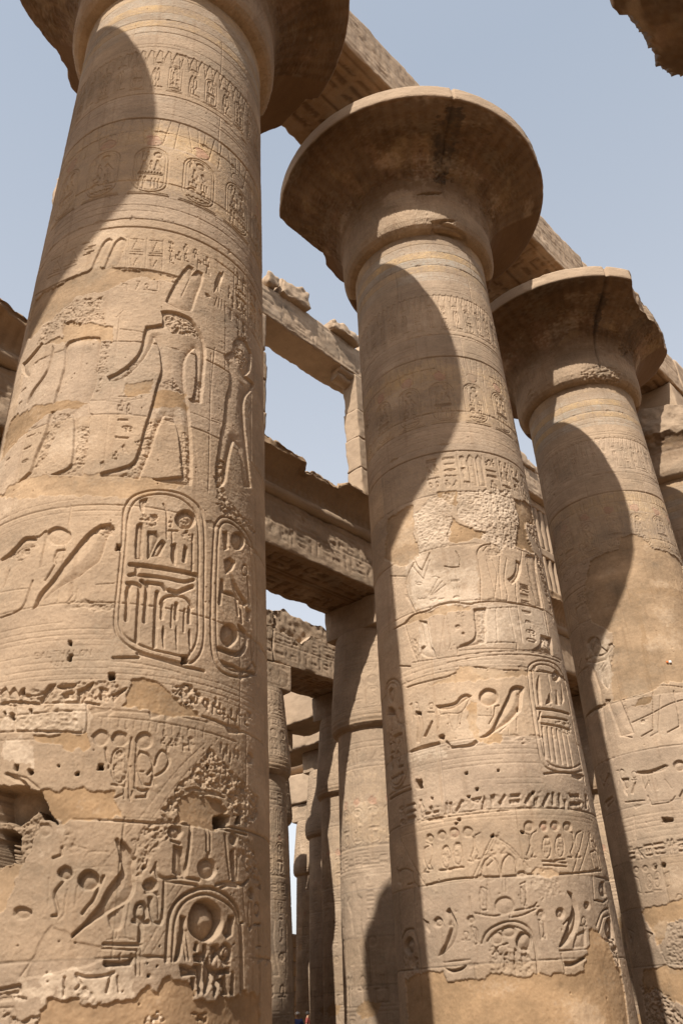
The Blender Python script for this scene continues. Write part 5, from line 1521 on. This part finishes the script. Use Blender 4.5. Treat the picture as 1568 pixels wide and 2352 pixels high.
labs = ['stone architrave running out of the frame left of the nearest column', 'stone beam between the nearest and the middle great column, carved on its dark soffit', 'stone beam behind the middle column running down to the third capital', 'carved stone beam over the rimless capital at the right edge', 'farthest stone beam of the great row, beyond the right edge']
for i, lb in enumerate(labs):
    a, b = xs[i] + .012, xs[i + 1] - .012
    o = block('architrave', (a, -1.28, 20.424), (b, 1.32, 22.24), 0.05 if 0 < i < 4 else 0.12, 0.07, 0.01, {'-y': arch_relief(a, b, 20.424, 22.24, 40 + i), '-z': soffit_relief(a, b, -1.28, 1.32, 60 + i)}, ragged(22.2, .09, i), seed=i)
    tag(o, lb, 'stone beam', GAR)

for a, b, lb in ((-8.6, .08, 'great beam above the camera on the opposite side of the nave'), (10.3, 19, 'great beam right of the frame on the opposite side of the nave')):
    tag(block('architrave', (a, -11.0, 20.424), (b, -8.45, 22.24), .15, .08, .01, seed=int(a + 60)), lb, 'stone beam', GAR)
# ------------------------------------------------------------------ side aisle columns with closed capitals
ZB = [(0.0, 1.30), (0.6, 1.40), (3.4, 1.375), (5.8, 1.31), (8.0, 1.255), (8.40, 1.235), (8.43, 1.30), (8.5, 1.385), (8.62, 1.42), (8.9, 1.425), (9.6, 1.36), (10.4, 1.285), (11.2, 1.215), (11.45, 1.17)]
def side_paint(F, seed, cap):
    g = np.random.default_rng(seed); U0, U1 = F.u[0], F.u[-1]
    if cap:
        for z in (862, 872, 886, 1030, 1042, 1130): F.ring(z, 3, 2.4, wob=.3)
        F.band(845, 888, 3, .4); u = U0
        for z in (850, 858): F.ring(z, 3.5, 3)
        i = 0
        while u < U1 - 20:
            cartouche(F, u + 22, 890, 955, 34, 2.6, 2.6, g, i % 2); F.sunk(arc(u + 22, 975, 15, 15), 3.4, 8); u += 43.5; i += 1
        text_row(F, U0, U1, 1046, 1084, 3, 2.8, g); text_row(F, U0, U1, 1092, 1126, 3, 2.8, g); text_row(F, U0, U1, 998, 1026, 3, 2.4, g)
    else:
        drums(F, seed, [100, 205, 312, 420, 530, 640, 745], 1.2)
        for z in (800, 786, 742, 730, 515, 505, 470, 460, 455, 160, 150, 110): F.ring(z, 3, 2.4, wob=.3)
        F.band(520, 730, 5, .12)
        text_row(F, U0, U1, 748, 782, 3, 2.8, g); u = U0; i = 0
        while u < U1 - 20:
            F.line([(u + 8, 660), (u + 8, 715), (u + 14, 726), (u + 20, 715), (u + 20, 660)], 2.4, 2); F.line([(u + 30, 650), (u + 28, 700), (u + 34, 722), (u + 42, 700), (u + 40, 650)], 2.4, 2)
            F.sunk(arc(u + 24, 640, 10, 10), 2.5, 6); F.wash(arc(u + 24, 640, 11, 11), 4, .8)
            cartouche(F, u + 24, 525, 625, 40, 3, 3, g, i % 2, 1.2); F.line([(u, 520), (u, 728)], 2.2, 1.8); u += 48; i += 1
        text_row(F, U0, U1, 474, 503, 3.2, 3, g)
        u = U0 + 15
        while u < U1 - 60:
            F.sunk([(u, 250), (u + 15, 320), (u + 8, 370), (u - 8, 400), (u + 5, 412), (u + 14, 440), (u + 30, 442), (u + 34, 412), (u + 48, 400), (u + 42, 350), (u + 48, 310), (u + 62, 250), (u + 38, 250), (u + 28, 300), (u + 14, 250)], 4, 9)
            text_col(F, u + 60, u + 82, 330, 450, 2.6, 2.8, g); F.line([(u - 16, 250), (u - 10, 420)], 2.4, 2.4); F.sunk(arc(u + 72, 300, 12, 12), 4, 7); u += 110
        u = U0
        while u < U1: glyph(F, ['ankh', 'bird', 'disc', 'throne', 'reed2'][int(g.integers(5))], u, 165, 40, 62, 4, 4.5); u += 48
        text_row(F, U0, U1, 114, 148, 3, 2.6, g); F.patch([(U0 - 9, -5), (U1 + 9, -5), (U1 + 9, 98), (U1 * .5, 92), (0, 104), (U0 * .5, 95), (U0 - 9, 102)], 1, 2)
        for _ in range(6):
            u = g.uniform(U0, U1); z = g.uniform(110, 480); F.patch([(u, z), (u + 40, z + 8), (u + 52, z + 34), (u + 10, z + 40), (u - 20, z + 20)], int(g.integers(0, 2)), 2)
def side_paint_soft(F, seed, cap):
    side_paint(F, seed, cap); F.H *= .6
def side_part(name, z0, z1, seed, res):
    R0 = 130.0; cm = 2 * math.pi * R0
    F = Field(-cm / 2, cm / 2, z0 * 100, z1 * 100, res, seed); side_paint_soft(F, seed, z0 > 8); F.finish(0.5)
    b = (F.u / R0)[None, :-1]; z = F.z[:, None] / 100
    r = np.interp(z, [q[0] for q in ZB], [q[1] for q in ZB]) + F.H[:, :-1] * .01
    V = np.stack([r * np.sin(b), -r * np.cos(b), z + 0 * r], -1)
    o = mesh(name, V.reshape(-1, 3), grid_faces(F.nz, F.nu - 1, 0, True), M_STONE, F.C[:, :-1].reshape(-1, 3)); me = o.data
    bpy.data.objects.remove(o); return me
me_sh, me_cap = side_part('shaft', 0, 8.42, 71, 2.2), side_part('capital', 8.42, 11.45, 72, 2.2)
GF = Field(-104, 104, 1145.3, 1244.7, 2.5, 73); cartouche_g = np.random.default_rng(3)
GF.line(rrect(-90, 90, 1160, 1232, 30), 3.4, 1.4, True); text_row(GF, -72, 72, 1170, 1222, 3.2, 1.4, cartouche_g); GF.finish(0.5)
o_ab = block('abacus', (-1.05, -1.05, 11.453), (1.05, 1.05, 12.447), 0.035, 0.04, 0.008, {'-y': GF, '-x': GF}, seed=77); me_ab = o_ab.data; bpy.data.objects.remove(o_ab)
GS = 'side aisle columns with closed bud capitals'
GSB = 'architraves of the side aisles'
def side_column(x, y, rz, label, zs=1.0):
    r = empty('side_column', (x, y, 0), label, 'column', GS); r.scale = (1, 1, zs)
    for n, me, ro in (('shaft', me_sh, rz), ('capital', me_cap, rz), ('abacus', me_ab, 0)):
        o = bpy.data.objects.new(n, me); link(o, r); o.rotation_euler = (0, 0, ro)
side_column(13.9, 7.85, 0.35, 'bud-capital side column seen half hidden left of the middle great shaft, split by a shadow')
side_column(6.85, 7.85, 1.2, 'bud-capital side column standing behind the nearest great column')
side_column(-0.2, 7.85, 2.2, 'bud-capital side column under the cornice at the left edge of the photo')
side_column(20.95, 7.85, 2.9, 'bud-capital side column between the middle and third great shafts')
side_column(28.0, 7.85, 3.6, 'bud-capital side column behind the third great column')
side_column(14.28, 14.1, 0.9, 'sunlit side column of the second aisle at the right edge of the nearest great shaft')
side_column(19.55, 14.1, 0.1, 'dark shaded side column of the second aisle with its front in shadow')
side_column(9.0, 14.1, 1.9, 'side column of the second aisle hidden behind the nearest great column')
side_column(24.85, 14.1, 4.0, 'side column of the second aisle hidden behind the middle great column')
side_column(25.15, 20.4, 0.5, 'dark side column of the third aisle rising beside the shaded column')
side_column(30.5, 26.8, 1.5, 'farthest dark side column bordering the bright slit of sky', 0.935)
side_column(30.0, 20.5, 2.5, 'side column of the third aisle behind the shaded column')
for i, (x_, y_, lb_) in enumerate(((30.1, 14.1, 'second from the far end in the second aisle'), (35.4, 14.1, 'at the far end of the second aisle'), (3.7, 14.1, 'of the second aisle left of the nearest great column'), (20.0, 20.0, 'of the third aisle behind the sunlit side column'), (35.3, 20.4, 'at the far end of the third aisle'), (25.3, 26.4, 'of the fourth aisle behind the sunlit side column'), (35.8, 26.8, 'at the far end of the fourth aisle'), (41.1, 33.1, 'of the fifth aisle far to the right'))):
    side_column(x_, y_, i * .8, 'bud-capital side column ' + lb_)
n_ = 0
for y_, xs_ in ((14.1, (-1.6, -6.9, -12.2, -17.5)), (20.2, (14.7, 9.4, 4.1, -1.2, -6.5)), (26.6, (20.0, 14.7, 9.4, 4.1)), (32.9, (25.2, 19.9, 14.6, 9.3))):
    for x_ in xs_:
        n_ += 1; side_column(x_, y_, n_ * .7, 'bud-capital side column deep in the aisles behind the nearest great column, %.0f m along and %.0f m back from it' % (x_, y_))
for y_, s_ in ((13.05, 141), (19.0, 142), (25.4, 143)):
    tag(block('architrave', (-19, y_, 12.45), (3.5 if y_ > 19 else 8.2 if y_ < 14 else 3.9, y_ + 2.1, 14.0), .3, .06, .01, seed=s_), 'side aisle beam far behind the nearest great column, %.0f m from the nave' % y_, 'stone beam', GSB)
for i, x_ in enumerate((-21.3, -14.3, -7.25, -.2, 6.85, 13.9)): side_column(x_, -17.55, i * 1.1, 'bud-capital column of the aisle across the nave, number %d from the left of the camera' % (i + 1))

# ------------------------------------------------------------------ beams of the side aisles
def beam(lo_, hi_, label, seed, res=0.04, relief=True, top=None, chip=.06, group=GSB, soff=True):
    rl = {}
    if relief:
        rl['-y'] = arch_relief(lo_[0], hi_[0], lo_[2], hi_[2], seed, 2.6)
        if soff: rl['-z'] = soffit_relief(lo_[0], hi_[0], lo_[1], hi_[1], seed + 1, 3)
    return tag(block('architrave', lo_, hi_, res, chip, .01, rl, top, seed=seed), label, 'stone beam', group)
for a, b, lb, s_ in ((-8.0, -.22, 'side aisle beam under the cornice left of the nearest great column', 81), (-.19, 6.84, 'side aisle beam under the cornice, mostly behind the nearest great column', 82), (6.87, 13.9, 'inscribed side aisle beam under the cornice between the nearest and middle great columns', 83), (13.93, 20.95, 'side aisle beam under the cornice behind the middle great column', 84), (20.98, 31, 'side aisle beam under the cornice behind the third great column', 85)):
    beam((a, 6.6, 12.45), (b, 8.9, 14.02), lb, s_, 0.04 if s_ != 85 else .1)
t2 = lambda X, Y: np.interp(X, [13, 14.5, 15.9, 16.4, 18, 20], [14.0, 13.75, 13.5, 13.95, 13.72, 13.8]) + .08 * fbm3(np.stack([X, Y, 0 * X], -1), 2, 4, 3)
tag(block('architrave', (-23, -18.6, 12.45), (16, -16.4, 15.4), .25, .08, .02, seed=92), 'long beam and parapet over the aisle across the nave', 'stone beam', GSB)
beam((8.3, 13.05, 12.45), (14.43, 15.15, 14.0), 'cracked second aisle beam ending at a joint beside the nearest great shaft', 86, top=t2)
beam((14.46, 13.05, 12.45), (19.5, 15.15, 14.0), 'cracked second aisle beam on the sunlit side column, below a broken course', 87, top=t2)
beam((19.53, 13.05, 12.45), (26, 15.15, 14.0), 'second aisle beam beyond the shaded side column', 88, 0.1)
for lo_, hi_, lb_, s_ in (((25.7, 19.4, 12.45), (50.5, 21.5, 14.15), 'third aisle beam to the right of the plain cross beam', 121), ((4, 18.95, 12.45), (20.2, 21.1, 14.0), 'third aisle beam behind the sunlit side column', 122), ((31.7, 25.7, 12.45), (50.5, 27.8, 13.95), 'fourth aisle beam to the right of the farthest cross beam', 123)):
    tag(block('architrave', lo_, hi_, .3, .06, .01, seed=s_), lb_, 'stone beam', GSB)
for lo_, hi_, lb_, s_ in (((25.65, 14.2, 14.2), (51, 25.0, 14.9), 'roof slabs added over the third aisle to shade it', 131), ((30.6, 25.1, 14.0), (51, 40, 15.3), 'roof slabs added over the fourth and fifth aisles to shade them', 132)):  # roof slabs added to keep sky light off the back aisles
    tag(block('added_roof_slab', lo_, hi_, .4, .08, .02, mat=M_ROCK, seed=s_), lb_, 'stone slab', 'added roof slabs shading the far aisles')
tag(block('architrave', (20.3, 15.2, 12.45), (22.2, 19.4, 14.0), .08, .06, .01, seed=89), 'dark cross beam spanning from the second to the third aisle', 'stone beam', GSB)
tag(block('architrave', (23.35, 19.45, 12.45), (25.6, 24.6, 14.2), .08, .06, .01, seed=90), 'sunlit plain cross beam behind the shaded side column', 'stone beam', GSB)
tag(block('architrave', (29.3, 25.6, 11.67), (31.6, 31.0, 13.3), .08, .06, .01, seed=91), 'farthest sunlit cross beam above the slit of sky', 'stone beam', GSB)
GBC = 'broken roof courses over the second aisle'
for i, (a, b, y0, z1, lb) in enumerate(((8.5, 14.75, 13.3, 14.95, 'jagged broken roof course left of the crack above the second aisle beam'), (14.8, 19.3, 13.35, 14.75, 'pitted broken roof course right of the crack above the second aisle beam'))):
    tp = (lambda z1, a: lambda X, Y: z1 - .22 * (X - a) * .3 + .16 * fbm3(np.stack([X, Y, 0 * X], -1), 1.5, int(a), 4) + .28 * (Y - 13.4))(z1, a)
    tag(block('broken_slab', (a, y0, 13.62), (b, 15.1, 15.6), .06, .16, .03, top=tp, mat=M_ROCK, seed=95 + i, lump=.05, tint=.92), lb, 'stone slab', GBC)

# ------------------------------------------------------------------ cornice with torus over the first side aisle
def cornice():
    x = np.arange(-8.0, 31.0, 0.05)
    # outline, counter-clockwise seen along +x
    tor = [(6.6 - .17 * math.sin(a) * 1.0 - .0, 14.20 - .17 * math.cos(a)) for a in np.radians(np.linspace(0, 180, 13))]
    cav = [(6.58 - .66 * (1 - math.cos(t)), 14.40 + .78 * math.sin(t)) for t in np.radians(np.linspace(0, 88, 26))]
    lip = [(5.92, z) for z in np.linspace(15.19, 15.46, 8)]
    topp = [(y_, 15.47) for y_ in np.linspace(6.0, 8.8, 26)]
    P = np.array(tor + cav + lip + topp + [(8.8, 14.03), (6.62, 14.03)]); n = len(P)
    X = np.repeat(x[:, None], n, 1); Y = np.broadcast_to(P[:, 0], X.shape).copy(); Z = np.broadcast_to(P[:, 1], X.shape).copy()
    p3 = np.stack([X, Y, Z], -1)
    # breakage: the lip has fallen in places
    ymin = np.interp(x, [-8, -1, .2, .9, 6.2, 7.4, 9.25, 9.35, 9.9, 10.9, 11.0, 14, 22, 31], [5.9, 6.05, 6.2, 6.3, 6.1, 6.02, 6.0, 6.22, 6.28, 6.2, 5.95, 5.95, 6.1, 5.9])
    ztop = np.interp(x, [-8, -.3, .3, .9, 6.5, 7.6, 9.1, 9.3, 9.36, 9.9, 10.8, 10.85, 14, 16, 31], [15.5, 15.42, 15.3, 15.2, 15.3, 15.38, 15.3, 15.12, 15.02, 15.25, 15.06, 15.2, 15.18, 15.45, 15.45])
    nz = fbm3(p3, 1.7, 3, 4); rib = .012 * np.sign(np.sin(X * 2 * math.pi / .24)) * ((Z > 14.45) & (Z < 15.2) & (Y < 6.59))
    Y = np.maximum(Y - rib, ymin[:, None] + .09 * nz); Z = np.minimum(Z, ztop[:, None] + .13 * nz + .07 * fbm3(p3, 5, 21, 2) + .35 * np.clip(Y - ymin[:, None] - .1, 0, .35))
    Y = Y + .012 * fbm3(p3, 5, 8, 2); Z = Z + .012 * fbm3(p3, 5, 9, 2)
    V = np.stack([X, Y, Z], -1).reshape(-1, 3)
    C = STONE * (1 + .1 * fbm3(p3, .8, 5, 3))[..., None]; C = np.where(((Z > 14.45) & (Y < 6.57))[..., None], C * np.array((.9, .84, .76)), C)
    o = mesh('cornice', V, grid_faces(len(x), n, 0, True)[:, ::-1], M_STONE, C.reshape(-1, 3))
    tag(o, 'dark hollow cornice with a round roll moulding and a broken top edge', 'cornice')
cornice()

# ------------------------------------------------------------------ clerestory
GP = 'clerestory piers above the cornice'
for x0, x1, lb, s_ in ((5.35, 8.27, 'clerestory pier whose weathered edge shows at the right of the nearest great shaft', 1), (12.42, 15.35, 'clerestory pier left of the middle great column, half in shadow', 2), (19.45, 22.4, 'clerestory pier behind the middle great column', 3), (26.5, 29.4, 'clerestory pier behind the third great column', 4)):
    r = empty('clerestory_pier', ((x0 + x1) / 2, 7.15, 15.2), lb, 'pier', GP); hw = (x1 - x0) / 2; zz = np.array([14.9, 15.75, 16.8, 18.05, 19.2, 20.74]) - 15.2; g = np.random.default_rng(s_)
    for i in range(5):
        j0, j1 = g.uniform(-.02, .02, 2)
        block('course', (-hw + j0, -.55 + g.uniform(-.012, .012), zz[i] + .004), (hw + j1, .06, zz[i + 1] - .004), .05, .05, .012, parent=r, seed=int(s_ * 10 + i), tint=g.uniform(.96, 1.05))
GL_ = 'clerestory lintels against the sky'
for x0, x1, lb, s_ in ((5.3, 13.85, 'inscribed clerestory lintel spanning the open window left of the middle great column', 111), (13.88, 20.9, 'clerestory lintel behind the middle great column', 112), (20.93, 31, 'clerestory lintel in the gap between the middle and third great columns', 113)):
    rl = {'-y': arch_relief(x0, x1, 20.75, 22.1, s_, 2.6, 1, d=3.0)}
    tag(block('clerestory_lintel', (x0, 6.6, 20.75), (x1, 7.75, 22.1), .05, .07, .012, rl, ragged(22.1, .05, s_), seed=s_), lb, 'lintel', GL_)
# stub of a window cornice under the lintel
def stub():
    pr = [(6.64, 20.74), (6.64, 20.68), (6.72, 20.62), (6.84, 20.58), (6.8, 20.53), (6.78, 20.47), (6.84, 20.42), (6.92, 20.36), (7.12, 20.33), (7.12, 20.74)]
    x = np.linspace(11.75, 13.8, 40); P = np.array(pr); n = len(P)
    X = np.repeat(x[:, None], n, 1); Y = np.broadcast_to(P[:, 0], X.shape) + 0; Z = np.broadcast_to(P[:, 1], X.shape) + 0
    p3 = np.stack([X, Y, Z], -1); Y = Y + .02 * fbm3(p3, 4, 2, 3); Z = np.minimum(Z + .02 * fbm3(p3, 4, 3, 3), 20.745)
    V = np.concatenate([np.stack([X, Y, Z], -1).reshape(-1, 3), [[11.75, 6.98, 20.5], [13.8, 6.98, 20.5]]])
    j = np.arange(n); tr = np.concatenate([np.stack([j, (j + 1) % n, np.full(n, 40 * n)], 1), np.stack([39 * n + (j + 1) % n, 39 * n + j, np.full(n, 40 * n + 1)], 1)])
    tag(mesh('cornice_fragment', V, grid_faces(40, n, 0, True), M_STONE, None, None, tris=tr), 'small moulded cornice stub tucked under the clerestory lintel', 'cornice')
stub()
for x0, x1, lb, s_ in ((1.3, 5.26, 'clerestory lintel hidden behind the nearest great column', 115),):
    tag(block('clerestory_lintel', (x0, 6.6, 20.75), (x1, 7.75, 22.1), .08, .08, .012, None, ragged(22.0, .1, s_), seed=s_), lb, 'lintel', GL_)
# stone window grilles
GG = 'slotted stone window grilles'
for x0, x1, lb in ((1.35, 5.3, 'slotted stone window grille behind the nearest great column'), (22.42, 26.48, 'slotted stone window grille in the gap between the middle and third great columns'), (15.37, 19.43, 'slotted stone window grille behind the middle great column')):
    r = empty('window_grille', ((x0 + x1) / 2, 7.1, 15.3), lb, 'window grille', GG); hw = (x1 - x0) / 2; n = 9; sw = 2 * hw / n
    for z0, z1 in ((-.3, .45), (2.6, 3.0), (5.05, 5.43)): block('rail', (-hw, -.2, z0), (hw, .2, z1), .06, .03, .008, parent=r, seed=int(z0 * 10 + 50))
    for z0, z1 in ((.455, 2.595), (3.005, 5.045)):
        for i in range(n + 1):
            a = max(-hw, -hw + i * sw - sw * .26); b = min(hw, -hw + i * sw + sw * .26)
            block('bar', (a, -.19, z0), (b, .19, z1), .07, .03, .008, parent=r, seed=i)
# loose roof blocks on the lintel
GR = 'loose roof blocks lying on the lintel'
for x0, x1, z1, lb, s_ in ((8.8, 10.15, 22.82, 'larger rough roof block at the left on the clerestory lintel', 21), (8.2, 8.7, 22.5, 'small pale stone chip beside the larger rough roof block', 24), (11.2, 12.6, 22.55, 'flat rough roof slab on the lintel left of the middle great column', 22), (13.0, 14.0, 22.65, 'small angular roof block touching the outline of the middle great column', 23)):
    tag(block('roof_block', (x0, 6.35, 22.08), (x1, 7.5, z1), .05, .1, .03, mat=M_ROCK, seed=s_ + 7, lump=.06, tint=1.06), lb, 'stone block', GR)
tag(block('roof_block', (17.3, -1.05, 22.2), (18.1, .3, 22.55), .06, .1, .02, mat=M_ROCK, seed=31, lump=.06), 'thin stone slab lying on the great architrave left of the third capital', 'stone block', 'loose slabs on the great architrave')
tag(block('roof_block', (23.2, 6.5, 22.08), (25.4, 7.4, 22.75), .08, .15, .02, mat=M_ROCK, seed=33, lump=.1, tint=1.05), 'weathered roof block seen in the gap between the middle and third great columns', 'stone block', GR)

# ------------------------------------------------------------------ ground and far wall
def ground():
    m = bpy.data.materials.new('sandy_ground'); m.use_nodes = True; t = m.node_tree; b = t.nodes['Principled BSDF']; b.inputs['Roughness'].default_value = .97
    tc = t.nodes.new('ShaderNodeTexCoord'); n = t.nodes.new('ShaderNodeTexNoise'); n.inputs['Scale'].default_value = .6; n.inputs['Detail'].default_value = 10
    r = t.nodes.new('ShaderNodeValToRGB'); r.color_ramp.elements[0].position = .3; r.color_ramp.elements[0].color = (.24, .155, .085, 1); r.color_ramp.elements[1].position = .7; r.color_ramp.elements[1].color = (.34, .23, .13, 1)
    t.links.new(tc.outputs['Object'], n.inputs['Vector']); t.links.new(n.outputs[0], r.inputs[0]); t.links.new(r.outputs[0], b.inputs['Base Color'])
    bp = t.nodes.new('ShaderNodeBump'); bp.inputs['Strength'].default_value = .5; n2 = t.nodes.new('ShaderNodeTexNoise'); n2.inputs['Scale'].default_value = 9; n2.inputs['Detail'].default_value = 8
    t.links.new(tc.outputs['Object'], n2.inputs['Vector']); t.links.new(n2.outputs[0], bp.inputs['Height']); t.links.new(bp.outputs[0], b.inputs['Normal'])
    k = np.concatenate([-np.geomspace(3000, 40, 14), np.linspace(-38, 62, 120), np.geomspace(64, 3000, 14)])
    X, Y = np.meshgrid(k, k, indexing='ij'); P = np.stack([X, Y, 0 * X], -1); Z = .03 * fbm3(P, .5, 1, 3)
    o = mesh('ground', np.stack([X, Y, Z], -1).reshape(-1, 3), grid_faces(len(k), len(k))[:, ::-1], m); tag(o, kind='structure')
ground()
def wall(p0, p1, th, top, label, L=6.0):
    p0, p1 = np.array(p0, float), np.array(p1, float); d = p1 - p0; n = int(np.hypot(*d) / L); r = empty('hall_wall', (*((p0 + p1) / 2), 0), label, 'wall', 'outer walls of the hall'); r.rotation_euler = (0, 0, math.atan2(d[1], d[0])); w = np.hypot(*d) / n
    for j in range(n):
        for i in range(int(round(top(j) / .9))):
            g = np.random.default_rng(i * 31 + j); x0 = -np.hypot(*d) / 2 + j * w
            block('course', (x0 + .01, -th / 2 + g.uniform(-.03, .03), i * .9 + .01), (x0 + w - .01, th / 2, i * .9 + .895), .4, .05, .02, parent=r, seed=i * 20 + j, tint=g.uniform(.92, 1.05))
wall((-20, 41), (52, 41), 1.6, lambda j: 13 if j < 9 else 6.3, 'distant enclosure wall at the foot of the bright slit of sky')
wall((-24, 10), (-24, 41), 2.0, lambda j: 13.5, 'outer wall of the hall far left behind the nearest great column')
wall((52, -14), (52, 40), 2.0, lambda j: 13.5, 'end wall of the hall beyond the farthest columns')
# ------------------------------------------------------------------ visitors and the small marker
def skin(name, verts, edges, radii, mat, parent=None, sub=2):
    me = bpy.data.meshes.new(name); me.from_pydata(verts, edges, []); o = bpy.data.objects.new(name, me); link(o, parent)
    s_ = o.modifiers.new('skin', 'SKIN'); sb = o.modifiers.new('sub', 'SUBSURF'); sb.levels = sub; sb.render_levels = sub
    for v, q in zip(me.skin_vertices[0].data, radii): v.radius = (q, q)
    me.skin_vertices[0].data[0].use_root = True; me.materials.append(mat); return o
M_SKIN = plain('skin', (.30, .17, .10)); M_TR = plain('trouser_cloth', (.05, .05, .07))
def ball(name, c, r_, mat, parent, sz=(1, 1, 1), half=False):
    n, m = 14, 20; th = np.linspace(0, math.pi * (.55 if half else 1), n); ph = np.linspace(0, 2 * math.pi, m, endpoint=False)
    V = [(c[0] + r_ * sz[0] * math.sin(a) * math.cos(b), c[1] + r_ * sz[1] * math.sin(a) * math.sin(b), c[2] + r_ * sz[2] * math.cos(a)) for a in th for b in ph]
    return mesh(name, V, grid_faces(n, m, 0, True), mat, None, parent)
def person(loc, rz, shirt, hat, label):
    r = empty('person', loc, label, 'person', 'visitors among the far columns'); r.rotation_euler = (0, 0, rz); r.scale = (.86, .86, .86)
    V = [(0, 0, .95), (0, 0, 1.15), (0, .01, 1.36), (0, .01, 1.47), (0, .0, 1.56), (0, -.01, 1.66),
         (.19, .01, 1.38), (.24, .03, 1.12), (.23, -.06, .9), (.23, -.09, .82), (-.19, .01, 1.38), (-.25, .03, 1.12), (-.24, -.05, .9), (-.24, -.08, .82),
         (.1, 0, .88), (.11, -.02, .5), (.11, .02, .09), (.11, -.13, .04), (-.1, 0, .88), (-.12, .06, .5), (-.12, .1, .09), (-.12, -.05, .04), (0, -.1, 1.58)]
    E_ = [(0, 1), (1, 2), (2, 3), (3, 4), (4, 5), (2, 6), (6, 7), (7, 8), (8, 9), (2, 10), (10, 11), (11, 12), (12, 13), (0, 14), (14, 15), (15, 16), (16, 17), (0, 18), (18, 19), (19, 20), (20, 21), (4, 22)]
    R_ = [.15, .14, .16, .055, .095, .085, .065, .048, .036, .03, .065, .048, .036, .03, .095, .065, .042, .035, .095, .065, .042, .035, .02]
    skin('body', V, E_, R_, M_SKIN, r)
    skin('shirt', [(0, 0, .9), (0, 0, 1.15), (0, .01, 1.37), (0, .01, 1.44), (.2, .01, 1.38), (.245, .03, 1.14), (-.2, .01, 1.38), (-.255, .03, 1.14)], [(0, 1), (1, 2), (2, 3), (2, 4), (4, 5), (2, 6), (6, 7)], [.175, .165, .18, .075, .082, .07, .082, .07], shirt, r)
    skin('trousers', [(0, 0, .96), (.1, 0, .86), (.11, -.02, .5), (.11, .02, .12), (-.1, 0, .86), (-.12, .06, .5), (-.12, .1, .12)], [(0, 1), (1, 2), (2, 3), (0, 4), (4, 5), (5, 6)], [.165, .11, .085, .07, .11, .085, .07], M_TR, r)
    if hat is not None:
        ball('hat', (0, -.005, 1.66), .125, hat, r, (1, 1.05, .85), True); 
    else: ball('hair', (0, .015, 1.63), .115, plain('hair', (.02, .015, .012)), r, (1, 1.05, 1.05), True)
d_ = 44.0
for az, dd, sh, ht, lb, rz in ((45.95, 44, plain('blue_shirt', (.06, .09, .25)), plain('white_hat', (.75, .72, .68)), 'visitor in a white hat and blue shirt in the slit between the far columns', 2.4), (45.35, 47, plain('red_shirt', (.22, .04, .03)), None, 'bareheaded visitor in a dark red shirt among the far columns', .6)):
    person((CAM['p'][0] + dd * math.cos(math.radians(az)), CAM['p'][1] + dd * math.sin(math.radians(az)), .02), rz, sh, ht, lb)
def marker():
    b = -1.32 / 1.66; rr = float(rad(8.11)) * .9816 - .02
    r = empty('survey_marker', (14.885 + rr * math.sin(b), -.018 - rr * math.cos(b), 8.11), 'tiny white survey tag with an orange spot on the plaster of the third great column', 'marker'); r.rotation_euler = (0, 0, b)
    block('tag', (-.025, -.03, -.025), (.025, .02, .025), .01, .004, .001, parent=r, mat=plain('white_paint', (.8, .8, .8)))
    block('spot', (-.085, -.026, -.022), (-.045, .02, .018), .01, .008, .001, parent=r, mat=plain('orange_paint', (.6, .16, .03)))
marker()
